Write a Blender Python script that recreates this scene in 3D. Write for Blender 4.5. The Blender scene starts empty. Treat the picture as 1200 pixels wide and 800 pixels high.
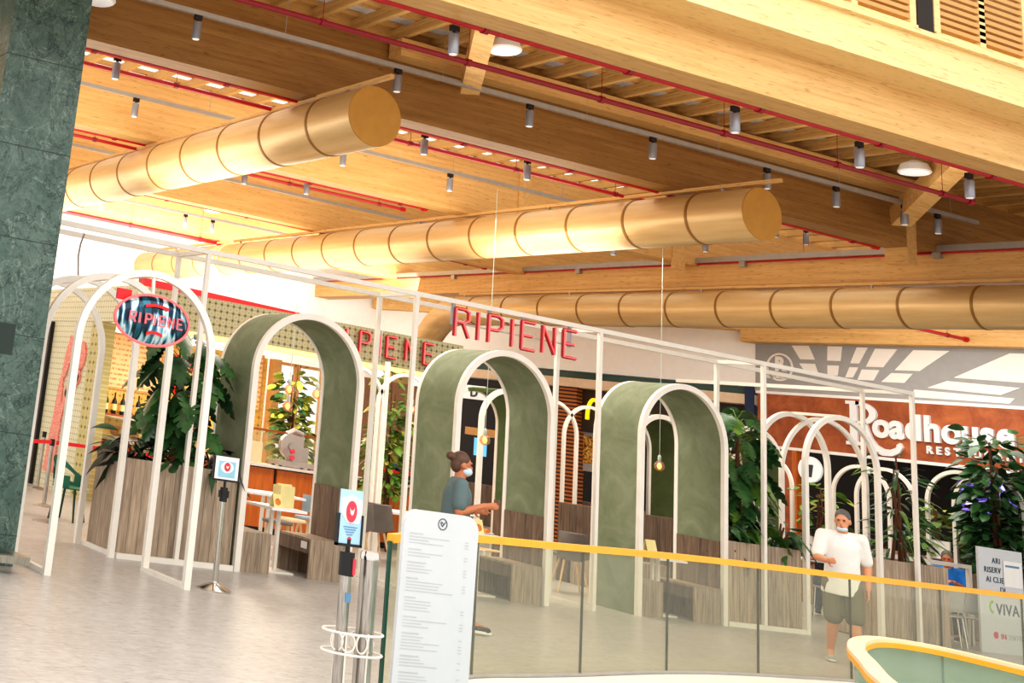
import bpy, bmesh, math, random
from mathutils import Vector, Matrix, Quaternion, Euler
random.seed(7)
PI = math.pi
SC = bpy.context.scene
COL = SC.collection

# ------------------------------------------------------------------ mesh builder
class MB:
    def __init__(self, M=None):
        self.v = []; self.f = []; self.s = []; self.M = M
    def add(self, vs, fs, smooth=False):
        n = len(self.v)
        if self.M is not None:
            vs = [self.M @ Vector(p) for p in vs]
        self.v += [tuple(p) for p in vs]
        self.f += [tuple(i + n for i in f) for f in fs]
        self.s += [smooth] * len(fs)
        return self
    def box(self, x0, x1, y0, y1, z0, z1):
        vs = [(x, y, z) for z in (z0, z1) for y in (y0, y1) for x in (x0, x1)]
        return self.add(vs, [(0,2,3,1),(4,5,7,6),(0,1,5,4),(2,6,7,3),(0,4,6,2),(1,3,7,5)])
    def bar(self, a, b, w, h=None, up=(0,0,1)):
        h = h or w
        a = Vector(a); b = Vector(b); d = (b - a).normalized(); up = Vector(up)
        if abs(d.dot(up)) > .98: up = Vector((0,1,0))
        x = d.cross(up).normalized(); y = x.cross(d).normalized()
        vs = [p + x*(sx*w/2) + y*(sy*h/2) for p in (a, b) for sx, sy in ((-1,-1),(1,-1),(1,1),(-1,1))]
        return self.add(vs, [(0,1,2,3),(7,6,5,4),(0,4,5,1),(1,5,6,2),(2,6,7,3),(3,7,4,0)])
    def tube(self, pts, r, n=8, closed=False, caps=True):
        pts = [Vector(p) for p in pts]; m = len(pts)
        rs = r if isinstance(r, (list, tuple)) else [r]*m
        vs = []; prev = None
        for i, p in enumerate(pts):
            if closed: d = pts[(i+1) % m] - pts[i-1]
            elif i == 0: d = pts[1] - p
            elif i == m-1: d = p - pts[i-1]
            else: d = pts[i+1] - pts[i-1]
            if d.length < 1e-9: d = Vector((0,0,1))
            d.normalize()
            if prev is None:
                a = Vector((0,0,1)) if abs(d.z) < .9 else Vector((1,0,0))
                x = d.cross(a).normalized()
            else:
                x = (prev - d*prev.dot(d))
                x = x.normalized() if x.length > 1e-6 else d.orthogonal().normalized()
            prev = x; y = d.cross(x)
            vs += [p + (x*math.cos(2*PI*k/n) + y*math.sin(2*PI*k/n))*rs[i] for k in range(n)]
        fs = []
        for i in range(m if closed else m-1):
            j = (i+1) % m
            for k in range(n):
                l = (k+1) % n
                fs.append((i*n+k, i*n+l, j*n+l, j*n+k))
        if caps and not closed:
            fs.append(tuple(range(n-1, -1, -1))); fs.append(tuple((m-1)*n + k for k in range(n)))
        return self.add(vs, fs, True)
    def cyl(self, a, b, r, n=16, r2=None):
        a = Vector(a); b = Vector(b)
        return self.tube([a, b], [r, r if r2 is None else r2], n)
    def lathe(self, prof, c=(0,0,0), n=20, cap=True):
        vs = []; c = Vector(c)
        for r, z in prof:
            vs += [c + Vector((r*math.cos(2*PI*k/n), r*math.sin(2*PI*k/n), z)) for k in range(n)]
        fs = []
        for i in range(len(prof)-1):
            for k in range(n):
                l = (k+1) % n
                fs.append((i*n+k, i*n+l, (i+1)*n+l, (i+1)*n+k))
        if cap:
            fs.append(tuple(range(n-1,-1,-1))); fs.append(tuple((len(prof)-1)*n+k for k in range(n)))
        return self.add(vs, fs, True)
    def ell(self, c, rx, ry, rz, n=14, m=8, R=None):
        c = Vector(c); vs = []; fs = []
        for i in range(m+1):
            t = PI*i/m
            for k in range(n):
                p = Vector((rx*math.sin(t)*math.cos(2*PI*k/n), ry*math.sin(t)*math.sin(2*PI*k/n), rz*math.cos(t)))
                if R is not None: p = R @ p
                vs.append(c + p)
        for i in range(m):
            for k in range(n):
                l = (k+1) % n
                fs.append((i*n+k, (i+1)*n+k, (i+1)*n+l, i*n+l))
        return self.add(vs, fs, True)
    def prism(self, poly, f0, f1):
        """poly of 2d points, f0/f1 map (u,v)->3d for both caps"""
        n = len(poly)
        vs = [f0(*p) for p in poly] + [f1(*p) for p in poly]
        fs = [tuple(range(n)), tuple(range(2*n-1, n-1, -1))]
        for i in range(n):
            j = (i+1) % n
            fs.append((i, j, n+j, n+i))
        return self.add(vs, fs)
    def strip(self, outer, inner, f0, f1, smooth=True):
        """thick band between two open polylines of 2d points, from cap f0 to cap f1"""
        n = len(outer)
        vs = [f0(*p) for p in outer] + [f0(*p) for p in inner] + [f1(*p) for p in outer] + [f1(*p) for p in inner]
        fs = []
        for i in range(n-1):
            fs += [(i, i+1, n+i+1, n+i), (2*n+i, 3*n+i, 3*n+i+1, 2*n+i+1)]
        self.add(vs, fs)
        fs2 = []
        for i in range(n-1):
            fs2 += [(i, 2*n+i, 2*n+i+1, i+1), (n+i, n+i+1, 3*n+i+1, 3*n+i)]
        fs2 += [(0, n, 3*n, 2*n), (n-1, 3*n-1, 4*n-1, 2*n-1)]
        self.add(vs, fs2, smooth)
        return self
    def mesh(self, name, off=(0,0,0), weld=True):
        me = bpy.data.meshes.new(name)
        o = Vector(off)
        me.from_pydata([tuple(Vector(p) - o) for p in self.v], [], self.f)
        me.polygons.foreach_set('use_smooth', self.s)
        bm = bmesh.new(); bm.from_mesh(me)
        if weld: bmesh.ops.remove_doubles(bm, verts=bm.verts, dist=1e-5)
        bmesh.ops.recalc_face_normals(bm, faces=bm.faces)
        bm.to_mesh(me); bm.free()
        if hasattr(me, 'set_sharp_from_angle'): me.set_sharp_from_angle(angle=math.radians(38))
        return me
    def base(self):
        xs = [p[0] for p in self.v]; ys = [p[1] for p in self.v]; zs = [p[2] for p in self.v]
        return ((min(xs)+max(xs))/2, (min(ys)+max(ys))/2, min(zs))

def tag(o, label=None, cat=None, group=None, kind=None):
    if label: o['label'] = label
    if cat: o['category'] = cat
    if group: o['group'] = group
    if kind: o['kind'] = kind
    return o

def world_off(o):
    v = Vector((0,0,0))
    while o is not None:
        v += o.location; o = o.parent
    return v

def mk(name, mb, m, parent=None, label=None, cat=None, group=None, kind=None, local=False, weld=True):
    """one mesh object. verts are world coordinates unless local=True (then relative to the parent)."""
    if parent is not None:
        off = (0,0,0) if local else world_off(parent)
        me = mb.mesh(name, off, weld)
        o = bpy.data.objects.new(name, me); COL.objects.link(o); o.parent = parent
    else:
        b = mb.base()
        me = mb.mesh(name, b, weld)
        o = bpy.data.objects.new(name, me); COL.objects.link(o); o.location = b
    if m is not None: me.materials.append(m)
    return tag(o, label, cat, group, kind)

def thing(name, label, cat, loc=(0,0,0), rz=0, group=None):
    o = bpy.data.objects.new(name, None); COL.objects.link(o)
    o.location = loc; o.rotation_euler = (0,0,rz); o.empty_display_size = .1
    return tag(o, label, cat, group)

def struct(name, mb, m, parent=None):
    return mk(name, mb, m, parent, kind='structure' if parent is None else None)

def dup(root, loc, rz=None, label=None, group=None):
    r = root.copy(); COL.objects.link(r); r.location = loc
    if rz is not None: r.rotation_euler = (0,0,rz)
    if label: r['label'] = label
    if group: r['group'] = group
    for ch in list(root.children):
        c = ch.copy(); COL.objects.link(c); c.parent = r
        for g in list(ch.children):
            d = g.copy(); COL.objects.link(d); d.parent = c
    return r

def text_mb(body, size, depth, f, bold=0.0, M=None, align='LEFT', space=1.0):
    """lettering as a mesh: f maps (u, v, d) to 3d, d runs 0..depth toward the viewer"""
    cu = bpy.data.curves.new('lettering', 'FONT'); cu.body = body; cu.size = size
    cu.extrude = depth/2; cu.offset = bold; cu.align_x = align; cu.space_character = space; cu.resolution_u = 4
    ob = bpy.data.objects.new('lettering', cu); COL.objects.link(ob)
    dg = bpy.context.evaluated_depsgraph_get(); me = bpy.data.meshes.new_from_object(ob.evaluated_get(dg))
    mb = MB(M)
    mb.add([f(v.co.x, v.co.y, v.co.z + depth/2) for v in me.vertices], [tuple(p.vertices) for p in me.polygons])
    bpy.data.objects.remove(ob); bpy.data.curves.remove(cu); bpy.data.meshes.remove(me)
    return mb

# ------------------------------------------------------------------ materials
def srgb(r, g, b):
    def c(u):
        u /= 255.0
        return u/12.92 if u <= .04045 else ((u+.055)/1.055)**2.4
    return (c(r), c(g), c(b), 1)

class NT:
    def __init__(self, name):
        self.m = bpy.data.materials.new(name); self.m.use_nodes = True
        self.t = self.m.node_tree; self.b = self.t.nodes['Principled BSDF']
        self.out = self.t.nodes['Material Output']
    def n(self, typ, **kw):
        nd = self.t.nodes.new(typ)
        for k, v in kw.items():
            if k.startswith('_'): setattr(nd, k[1:], v)
            else: nd.inputs[k.replace('__', ' ')].default_value = v
        return nd
    def l(self, a, b): self.t.links.new(a, b); return self
    def coord(self, scale=(1,1,1), rot=(0,0,0), loc=(0,0,0)):
        tc = self.n('ShaderNodeTexCoord'); mp = self.n('ShaderNodeMapping')
        mp.inputs['Scale'].default_value = scale; mp.inputs['Rotation'].default_value = rot
        mp.inputs['Location'].default_value = loc
        # world position keeps grain continuous from part to part
        self.l(tc.outputs['Object'], mp.inputs['Vector'])
        return mp.outputs['Vector']
    def noise(self, vec, scale, detail=4, rough=.55, dist=0.0):
        nz = self.n('ShaderNodeTexNoise'); nz.inputs['Scale'].default_value = scale
        nz.inputs['Detail'].default_value = detail; nz.inputs['Roughness'].default_value = rough
        nz.inputs['Distortion'].default_value = dist
        self.l(vec, nz.inputs['Vector']); return nz.outputs['Fac']
    def ramp(self, fac, stops, interp='LINEAR'):
        r = self.n('ShaderNodeValToRGB'); cr = r.color_ramp; cr.interpolation = interp
        while len(cr.elements) > 1: cr.elements.remove(cr.elements[-1])
        cr.elements[0].position = stops[0][0]; cr.elements[0].color = stops[0][1]
        for p, c in stops[1:]:
            e = cr.elements.new(p); e.color = c
        self.l(fac, r.inputs['Fac']); return r.outputs['Color']
    def mix(self, fac, a, b, mode='MIX'):
        mx = self.n('ShaderNodeMix'); mx.data_type = 'RGBA'; mx.blend_type = mode
        for sock, val in ((mx.inputs[0], fac), (mx.inputs[6], a), (mx.inputs[7], b)):
            if hasattr(val, 'links'): self.l(val, sock)
            else: sock.default_value = val
        return mx.outputs[2]
    def bump(self, h, strength=.2, dist=.01):
        bp = self.n('ShaderNodeBump'); bp.inputs['Strength'].default_value = strength; bp.inputs['Distance'].default_value = dist
        self.l(h, bp.inputs['Height']); self.l(bp.outputs['Normal'], self.b.inputs['Normal'])
    def set(self, col=None, rough=.5, metal=0, spec=None):
        if col is not None:
            if hasattr(col, 'links'): self.l(col, self.b.inputs['Base Color'])
            else: self.b.inputs['Base Color'].default_value = col
        self.b.inputs['Roughness'].default_value = rough; self.b.inputs['Metallic'].default_value = metal
        if spec is not None: self.b.inputs['Specular IOR Level'].default_value = spec
        return self.m

def paint(name, rgb, rough=.5, metal=0, var=.06, scale=6, spec=None):
    t = NT(name); c = srgb(*rgb); v = t.coord()
    lo = tuple(x*(1-var) for x in c[:3]) + (1,); hi = tuple(min(1, x*(1+var)) for x in c[:3]) + (1,)
    return t.set(t.ramp(t.noise(v, scale), [(.3, lo), (.7, hi)]), rough, metal, spec)

def glow(name, rgb, strength, base=None):
    t = NT(name); c = srgb(*rgb)
    v = t.coord(); col = t.ramp(t.noise(v, 9, 2), [(.3, tuple(x*.92 for x in c[:3])+(1,)), (.7, c)])
    t.l(col, t.b.inputs['Emission Color']); t.b.inputs['Emission Strength'].default_value = strength
    return t.set(base or c, .4)

def glulam(name, light, dark, axis='X', spec=.3):
    t = NT(name)
    sc = {'X': (.35, 7, 7), 'Y': (7, .35, 7), 'Z': (7, 7, .35)}[axis]
    v = t.coord(sc); n1 = t.noise(v, 2.2, 6, .6, .3)
    fl = t.coord({'X': (2.5, 30, 30), 'Y': (30, 2.5, 30), 'Z': (30, 30, 2.5)}[axis]); n2 = t.noise(fl, 2.0, 2, .5)
    lam = t.n('ShaderNodeTexWave'); lam.wave_type = 'BANDS'; lam.bands_direction = 'Z' if axis != 'Z' else 'X'
    lam.inputs['Scale'].default_value = 3.6; lam.inputs['Distortion'].default_value = .0
    t.l(t.coord(), lam.inputs['Vector'])
    c = t.ramp(n1, [(.28, srgb(*dark)), (.72, srgb(*light))])
    spk = t.ramp(n2, [(.30, (.55,.5,.42,1)), (.40, (1,1,1,1))])
    c = t.mix(.8, c, spk, 'MULTIPLY')
    line = t.ramp(lam.outputs['Fac'], [(.0, (.86,.84,.8,1)), (.06, (1,1,1,1))])
    c = t.mix(.7, c, line, 'MULTIPLY')
    return t.set(c, .5, 0, spec)

def planks(name, light, dark, across='X', width=.135):
    """vertical grey-brown boards; boards repeat across X or Y"""
    t = NT(name)
    tc = t.n('ShaderNodeTexCoord'); sp = t.n('ShaderNodeSeparateXYZ'); t.l(tc.outputs['Object'], sp.inputs[0])
    ad = t.n('ShaderNodeMath', _operation='ADD'); t.l(sp.outputs['X'], ad.inputs[0]); t.l(sp.outputs['Y'], ad.inputs[1])
    dv = t.n('ShaderNodeMath', _operation='DIVIDE'); t.l(ad.outputs[0], dv.inputs[0]); dv.inputs[1].default_value = width
    fr = t.n('ShaderNodeMath', _operation='FRACT'); t.l(dv.outputs[0], fr.inputs[0])
    fl = t.n('ShaderNodeMath', _operation='FLOOR'); t.l(dv.outputs[0], fl.inputs[0])
    wn = t.n('ShaderNodeTexWhiteNoise'); wn.noise_dimensions = '1D'; t.l(fl.outputs[0], wn.inputs['W'])
    mp = t.n('ShaderNodeMapping'); mp.inputs['Scale'].default_value = (16, 16, 1.6); t.l(tc.outputs['Object'], mp.inputs['Vector'])
    nz = t.n('ShaderNodeTexNoise'); nz.noise_dimensions = '4D'; nz.inputs['Scale'].default_value = 1.6; nz.inputs['Detail'].default_value = 6
    nz.inputs['Distortion'].default_value = .6
    t.l(mp.outputs['Vector'], nz.inputs['Vector']); t.l(wn.outputs['Value'], nz.inputs['W'])
    c = t.ramp(nz.outputs['Fac'], [(.3, srgb(*dark)), (.68, srgb(*light))])
    tone = t.ramp(wn.outputs['Value'], [(0, (.8,.8,.8,1)), (1, (1.1,1.08,1.05,1))])
    c = t.mix(1, c, tone, 'MULTIPLY')
    gap = t.ramp(fr.outputs[0], [(.0, (.35,.32,.3,1)), (.05, (1,1,1,1)), (.96, (1,1,1,1)), (1, (.35,.32,.3,1))])
    c = t.mix(1, c, gap, 'MULTIPLY')
    t.bump(nz.outputs['Fac'], .15)
    return t.set(c, .6)

def dots(name, ground, dot, alt, pitch, r, plane='XZ'):
    """small tile pattern with a dot in each cell and pale crossing lines"""
    t = NT(name); tc = t.n('ShaderNodeTexCoord'); sp = t.n('ShaderNodeSeparateXYZ'); t.l(tc.outputs['Object'], sp.inputs[0])
    cx = sp.outputs['X' if plane[0] == 'X' else 'Y']; cz = sp.outputs['Z']
    def fr(s, off):
        a = t.n('ShaderNodeMath', _operation='MULTIPLY_ADD'); t.l(s, a.inputs[0]); a.inputs[1].default_value = 1/pitch; a.inputs[2].default_value = off
        f = t.n('ShaderNodeMath', _operation='FRACT'); t.l(a.outputs[0], f.inputs[0])
        b = t.n('ShaderNodeMath', _operation='SUBTRACT'); t.l(f.outputs[0], b.inputs[0]); b.inputs[1].default_value = .5
        return b.outputs[0]
    def dist(o):
        x = fr(cx, o); z = fr(cz, o)
        x2 = t.n('ShaderNodeMath', _operation='MULTIPLY'); t.l(x, x2.inputs[0]); t.l(x, x2.inputs[1])
        z2 = t.n('ShaderNodeMath', _operation='MULTIPLY_ADD'); t.l(z, z2.inputs[0]); t.l(z, z2.inputs[1]); t.l(x2.outputs[0], z2.inputs[2])
        q = t.n('ShaderNodeMath', _operation='SQRT'); t.l(z2.outputs[0], q.inputs[0]); return q.outputs[0]
    d1 = dist(0.0); d2 = dist(.5)
    base = t.ramp(t.noise(t.coord(), 5), [(.3, tuple(x*.93 for x in srgb(*ground)[:3])+(1,)), (.7, srgb(*ground))])
    ring = t.ramp(d2, [(.18, (0,0,0,1)), (.24, (1,1,1,1)), (.32, (1,1,1,1)), (.38, (0,0,0,1))])
    c = t.mix(ring, base, srgb(*alt))
    md = t.ramp(d1, [(r, (1,1,1,1)), (r+.05, (0,0,0,1))])
    c = t.mix(md, c, srgb(*dot))
    return t.set(c, .45)
WORLD_STRENGTH = 1.0
LOOK = 'Medium High Contrast'
EXPOSURE = 0.53
# ------------------------------------------------------------------ the material set
M = {}
M['glulam_x'] = glulam('glulam_along', (230,188,126), (204,156,92), 'X')
M['glulam_y'] = glulam('glulam_across', (230,188,126), (206,158,94), 'Y')
M['glulam_edge'] = glulam('cream_timber', (248,218,158), (242,206,140), 'X')
M['glulam_dark'] = glulam('shaded_glulam', (176,132,76), (142,100,52), 'X')  # same wood, with the second beam's shade put into the colour
M['louvre'] = paint('louvre_wood', (205,158,92), .6)
M['duct'] = None
t = NT('gold_duct'); v = t.coord((3, .25, 3)); n = t.noise(v, 3, 5, .6)
c = t.ramp(n, [(.3, srgb(208,172,118)), (.7, srgb(226,194,140))]); M['duct'] = t.set(c, .36, .3)
M['duct_cap'] = paint('ochre_cap', (190,138,58), .7)
M['duct_seam'] = paint('duct_seam', (150,108,48), .45, .3)
M['red_pipe'] = paint('red_pipe', (190,18,28), .35)
M['dark_red_pipe'] = paint('dark_red_pipe', (150,14,34), .4)
M['silver'] = paint('silver_track', (176,172,166), .4, .5)
M['spot'] = paint('spotlight_grey', (150,150,156), .4, .4)
M['black'] = paint('black_plastic', (24,22,24), .45)
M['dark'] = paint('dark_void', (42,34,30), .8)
M['steel'] = None
t = NT('brushed_steel'); v = t.coord((8, 8, .4)); n = t.noise(v, 14, 3)
M['steel'] = t.set(t.ramp(n, [(.3, srgb(150,144,138)), (.7, srgb(205,198,190))]), .28, .95)
M['chrome'] = paint('chrome', (200,196,190), .15, 1)
M['white_metal'] = paint('white_painted_steel', (238,232,222), .4, 0, .03)
M['white'] = paint('white_paint', (242,240,236), .6, 0, .02)
M['plain_white'] = paint('white_laminate', (240,240,240), .35, 0, .02)
M['wall_white'] = paint('white_wall', (246,240,232), .8, 0, .02)
M['grey_wall'] = paint('grey_wall', (164,163,162), .8, 0, .04)
# green plaster on the arches
t = NT('green_plaster'); v = t.coord(); n = t.noise(v, 2.2, 8, .68, .8); n2 = t.noise(v, 26, 3)
c = t.ramp(n, [(.25, srgb(110,119,92)), (.5, srgb(129,138,111)), (.75, srgb(150,157,132))])
t.bump(n2, .06); M['green'] = t.set(c, .75, 0, .2)
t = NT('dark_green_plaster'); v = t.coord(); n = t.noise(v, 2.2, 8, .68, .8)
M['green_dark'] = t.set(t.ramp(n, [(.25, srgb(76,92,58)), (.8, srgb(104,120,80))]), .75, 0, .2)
M['plank'] = planks('grey_wood_boards', (192,172,150), (142,124,106))
M['plank_dark'] = planks('brown_wood_boards', (140,118,100), (96,78,64))
# green marble
t = NT('green_marble'); v = t.coord((1,1,1)); 
w1 = t.noise(v, 2.6, 12, .75, 1.0)
c = t.ramp(w1, [(.3, srgb(62,84,76)), (.5, srgb(82,104,95)), (.72, srgb(108,128,118))])
for sc_, ro_, lo_, wd_, col_, am_ in ((2.2, (0,.6,.4), (0,0,0), .012, (150,168,156), .5), (5.0, (.5,.2,0), (3,1,2), .016, (140,158,148), .25), (3.1, (.4,0,.8), (7,4,1), .014, (26,38,36), .8), (7.0, (1.0,.3,.2), (2,8,5), .02, (34,48,46), .6)):
    vn = t.n('ShaderNodeTexNoise'); vn.inputs['Scale'].default_value = sc_; vn.inputs['Detail'].default_value = 8; vn.inputs['Roughness'].default_value = .62; vn.inputs['Distortion'].default_value = .7
    t.l(t.coord((1,1,.8), ro_, lo_), vn.inputs['Vector'])
    vein = t.ramp(vn.outputs['Fac'], [(.5-wd_, (0,0,0,1)), (.5, (am_,am_,am_,1)), (.5+wd_, (0,0,0,1))])
    c = t.mix(vein, c, srgb(*col_))
M['marble'] = t.set(c, .35, 0, .35)
M['joint'] = paint('dark_joint', (40,54,50), .6)
# floor
t = NT('beige_stone_floor')
v = t.coord((1,1,1)); n1 = t.noise(v, 1.1, 6, .65); n2 = t.noise(t.coord((6, 16, 1), (0,0,.25)), 1.8, 6, .7, .5)
c = t.ramp(n2, [(.28, srgb(132,128,124)), (.42, srgb(178,174,170)), (.7, srgb(206,203,200))])
c2 = t.ramp(n1, [(.3, (.9,.88,.86,1)), (.7, (1.03,1.02,1.01,1))]); c = t.mix(.8, c, c2, 'MULTIPLY')
bk = t.n('ShaderNodeTexBrick'); bk.offset = .5; bk.inputs['Color1'].default_value = (1,1,1,1); bk.inputs['Color2'].default_value = (.97,.97,.96,1)
bk.inputs['Mortar'].default_value = (.72,.69,.66,1); bk.inputs['Scale'].default_value = 1; bk.inputs['Mortar Size'].default_value = .004
bk.inputs['Brick Width'].default_value = 1.2; bk.inputs['Row Height'].default_value = .6
t.l(t.coord((1,1,1), (0,0,.0)), bk.inputs['Vector']); c = t.mix(.75, c, bk.outputs['Color'], 'MULTIPLY')
M['floor'] = t.set(c, .32, 0, .35)
M['curb'] = paint('white_stone_edge', (236,228,216), .5)
# glass
def glass(name, tint, op, rough=.02):
    t = NT(name); nt = t.t; nt.nodes.remove(t.b)
    tr = t.n('ShaderNodeBsdfTransparent'); tr.inputs['Color'].default_value = srgb(*tint)
    gl = t.n('ShaderNodeBsdfGlossy'); gl.inputs['Roughness'].default_value = rough
    df = t.n('ShaderNodeBsdfDiffuse'); df.inputs['Color'].default_value = srgb(230,235,225)
    m1 = t.n('ShaderNodeMixShader'); m1.inputs[0].default_value = op
    fc = t.n('ShaderNodeLayerWeight'); fc.inputs['Blend'].default_value = .5
    pw = t.n('ShaderNodeMath', _operation='POWER'); t.l(fc.outputs['Facing'], pw.inputs[0]); pw.inputs[1].default_value = 4
    fr = t.n('ShaderNodeMath', _operation='MULTIPLY_ADD'); t.l(pw.outputs[0], fr.inputs[0]); fr.inputs[1].default_value = .3; fr.inputs[2].default_value = .015
    m2 = t.n('ShaderNodeMixShader')
    t.l(tr.outputs[0], m1.inputs[1]); t.l(df.outputs[0], m1.inputs[2])
    t.l(fr.outputs[0], m2.inputs[0]); t.l(m1.outputs[0], m2.inputs[1]); t.l(gl.outputs[0], m2.inputs[2])
    t.l(m2.outputs[0], t.out.inputs['Surface']); return t.m
M['glass'] = glass('clear_glass', (246,246,236), .06)
M['glass_teal'] = glass('teal_glass', (222,240,232), .16)
M['glass_edge'] = paint('glass_edge_green', (28,74,58), .2)
M['glass_gap'] = paint('glass_joint', (92,92,82), .5)
M['handrail'] = paint('yellow_handrail', (238,172,44), .45, 0, .05)
M['handrail_wood'] = paint('pale_wood_handrail', (242,212,170), .45, 0, .05)
M['neon'] = glow('red_neon', (250,92,92), .75)
M['neon_case'] = paint('red_letter_case', (156,24,32), .4)
M['red'] = paint('bright_red', (220,24,34), .4)
M['red_belt'] = paint('red_belt', (216,24,40), .5)
M['band'] = dots('olive_dotted_tiles', (158,152,116), (66,60,44), (182,176,140), .12, .13, 'XZ')
M['band_y'] = dots('pale_dotted_wall', (216,214,180), (150,156,116), (234,230,204), .1, .12, 'YZ')
M['olive_y'] = dots('olive_dotted_panel', (196,186,120), (74,66,40), (210,200,150), .16, .13, 'YZ')
M['yellow_tile'] = dots('yellow_dotted_wall', (232,188,92), (150,110,44), (240,204,120), .16, .1, 'XZ')
M['warm_glow'] = glow('warm_light_strip', (255,214,130), .8)
M['counter_wood'] = None
t = NT('orange_wood'); n = t.noise(t.coord((6,6,.6)), 3, 5, .6)
M['counter_wood'] = t.set(t.ramp(n, [(.3, srgb(176,88,24)), (.7, srgb(206,112,38))]), .45)
M['counter_top'] = paint('pale_counter_top', (214,206,202), .3)
M['paper'] = None
t = NT('menu_paper')
wv = t.n('ShaderNodeTexWave'); wv.bands_direction = 'Z'; wv.inputs['Scale'].default_value = 3.2; wv.inputs['Distortion'].default_value = 0
t.l(t.coord(), wv.inputs['Vector']); n = t.noise(t.coord((14,14,3)), 3, 2)
ln = t.ramp(wv.outputs['Fac'], [(.0, (1,1,1,1)), (.3, (1,1,1,1)), (.45, (0,0,0,1))])
tx = t.ramp(n, [(.45, (0,0,0,1)), (.52, (1,1,1,1))]); k = t.mix(1, ln, tx, 'MULTIPLY')
M['paper'] = t.set(t.mix(k, srgb(248,212,158), srgb(206,150,98)), .7)
M['shelf_wood'] = paint('reddish_shelf', (150,78,36), .5)
M['pale_wood'] = paint('pale_wood', (226,196,156), .5)
M['tan'] = paint('tan_panel', (214,164,100), .6)
M['seat_grey'] = paint('grey_felt', (112,106,100), .85)
M['shell_grey'] = paint('taupe_shell', (112,104,98), .6)
M['pale_blue'] = paint('pale_blue_grey', (150,168,180), .6)
M['chair_green'] = paint('green_plastic', (36,112,88), .4)
M['leg_green'] = paint('dark_green_steel', (26,58,48), .4)
M['soil'] = paint('dark_soil', (46,34,26), .95)
def leaf(name, a, b, rough=.3):
    t = NT(name); n = t.noise(t.coord(), 7, 3); return t.set(t.ramp(n, [(.3, srgb(*a)), (.7, srgb(*b))]), rough, 0, .5)
M['leaf_dark'] = leaf('dark_leaf', (28,66,38), (70,114,60))
M['leaf_deep'] = leaf('deep_leaf', (28,54,36), (54,88,52))
M['leaf_mid'] = leaf('mid_leaf', (62,108,38), (120,156,66))
M['leaf_light'] = leaf('light_leaf', (122,140,44), (186,186,84))
M['leaf_purple'] = leaf('dusky_leaf', (30,34,30), (70,74,64))
M['trunk'] = paint('brown_trunk', (104,62,36), .8)
M['roadhouse'] = None
t = NT('rust_panel'); n = t.noise(t.coord(), 1.7, 9, .7, .6)
M['roadhouse'] = t.set(t.ramp(n, [(.28, srgb(116,58,30)), (.5, srgb(158,82,42)), (.75, srgb(196,114,64))]), .6)
M['sign_white'] = glow('white_sign_face', (250,250,250), .12)
M['letter_white'] = paint('white_letter', (232,232,232), .5, 0, .02)
M['yellow_sign'] = glow('yellow_sign', (255,214,20), .6)
M['teal_glazing'] = paint('teal_glazing', (54,92,86), .2)
M['beige'] = paint('beige_fascia', (226,200,170), .7)
M['brick'] = None
t = NT('orange_slatted_brick'); bk = t.n('ShaderNodeTexWave'); bk.bands_direction = 'Z'; bk.inputs['Scale'].default_value = 3.4
t.l(t.coord(), bk.inputs['Vector']); M['brick'] = t.set(t.ramp(bk.outputs['Fac'], [(.35, srgb(50,34,24)), (.5, srgb(190,110,50))]), .7)
M['skin'] = paint('skin', (214,150,112), .5, 0, .04)
M['skin_tan'] = paint('tanned_skin', (190,118,80), .5, 0, .04)
M['hair_brown'] = paint('brown_hair', (92,64,48), .6, 0, .2, 30)
M['hair_black'] = paint('black_hair', (30,24,22), .55, 0, .2, 30)
M['hair_grey'] = paint('grey_hair', (96,92,88), .6, 0, .2, 30)
M['shirt_teal'] = paint('grey_teal_cloth', (98,116,118), .85)
M['shirt_white'] = paint('white_cloth', (236,234,230), .85)
M['shirt_blue'] = paint('bright_blue_cloth', (30,120,206), .8)
M['shirt_navy'] = paint('navy_cloth', (44,56,84), .85)
M['shirt_black'] = paint('black_cloth', (36,34,36), .85)
M['shorts'] = paint('olive_shorts', (112,106,84), .85)
M['trousers'] = paint('dark_trousers', (58,62,70), .85)
M['mask_blue'] = paint('pale_mask', (200,216,222), .8)
M['shoe'] = paint('grey_sneaker', (176,176,172), .6)
M['sole'] = paint('white_sole', (238,234,230), .5)
M['eye'] = paint('dark_eye', (30,24,22), .2)
M['lip'] = paint('lip', (168,84,74), .5)
M['card_yellow'] = paint('pale_yellow_card', (240,224,160), .7)
M['card_food'] = paint('card_food_orange', (222,130,40), .6, 0, .4, 30)
M['bulb'] = glow('warm_bulb', (255,190,120), 2.2)
M['bulb_glass'] = glass('amber_glass', (255,206,170), .15)
M['cord'] = paint('pale_cord', (176,190,178), .6)
M['sky_blue'] = paint('sign_sky_blue', (176,214,236), .5)
M['sky_mid'] = paint('sign_mid_blue', (150,204,226), .5)
M['badge'] = paint('badge_red', (214,64,84), .5)
M['ink'] = paint('dark_ink', (60,70,78), .6)
M['ink_light'] = paint('grey_ink', (190,192,196), .6)
M['ink_blue'] = paint('blue_ink', (96,140,176), .6)
M['sign_panel'] = paint('pale_sign_panel', (208,211,214), .5, 0, .02)
M['navy_ink'] = paint('navy_ink', (52,72,92), .6)
M['lime'] = paint('lime_green', (140,190,60), .5)
M['mural'] = None
t = NT('pink_speckled_mural'); n = t.noise(t.coord(), 40, 3); M['mural'] = t.set(t.ramp(n, [(.4, srgb(226,112,104)), (.6, srgb(244,186,166))]), .7)
t = NT('painted_mirror_reflection'); w = t.noise(t.coord((3.4,1,.8), (0,.15,0)), 2.6, 2, .4, .2)  # reflections painted into the mirror's colour as blue and white streaks
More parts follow.
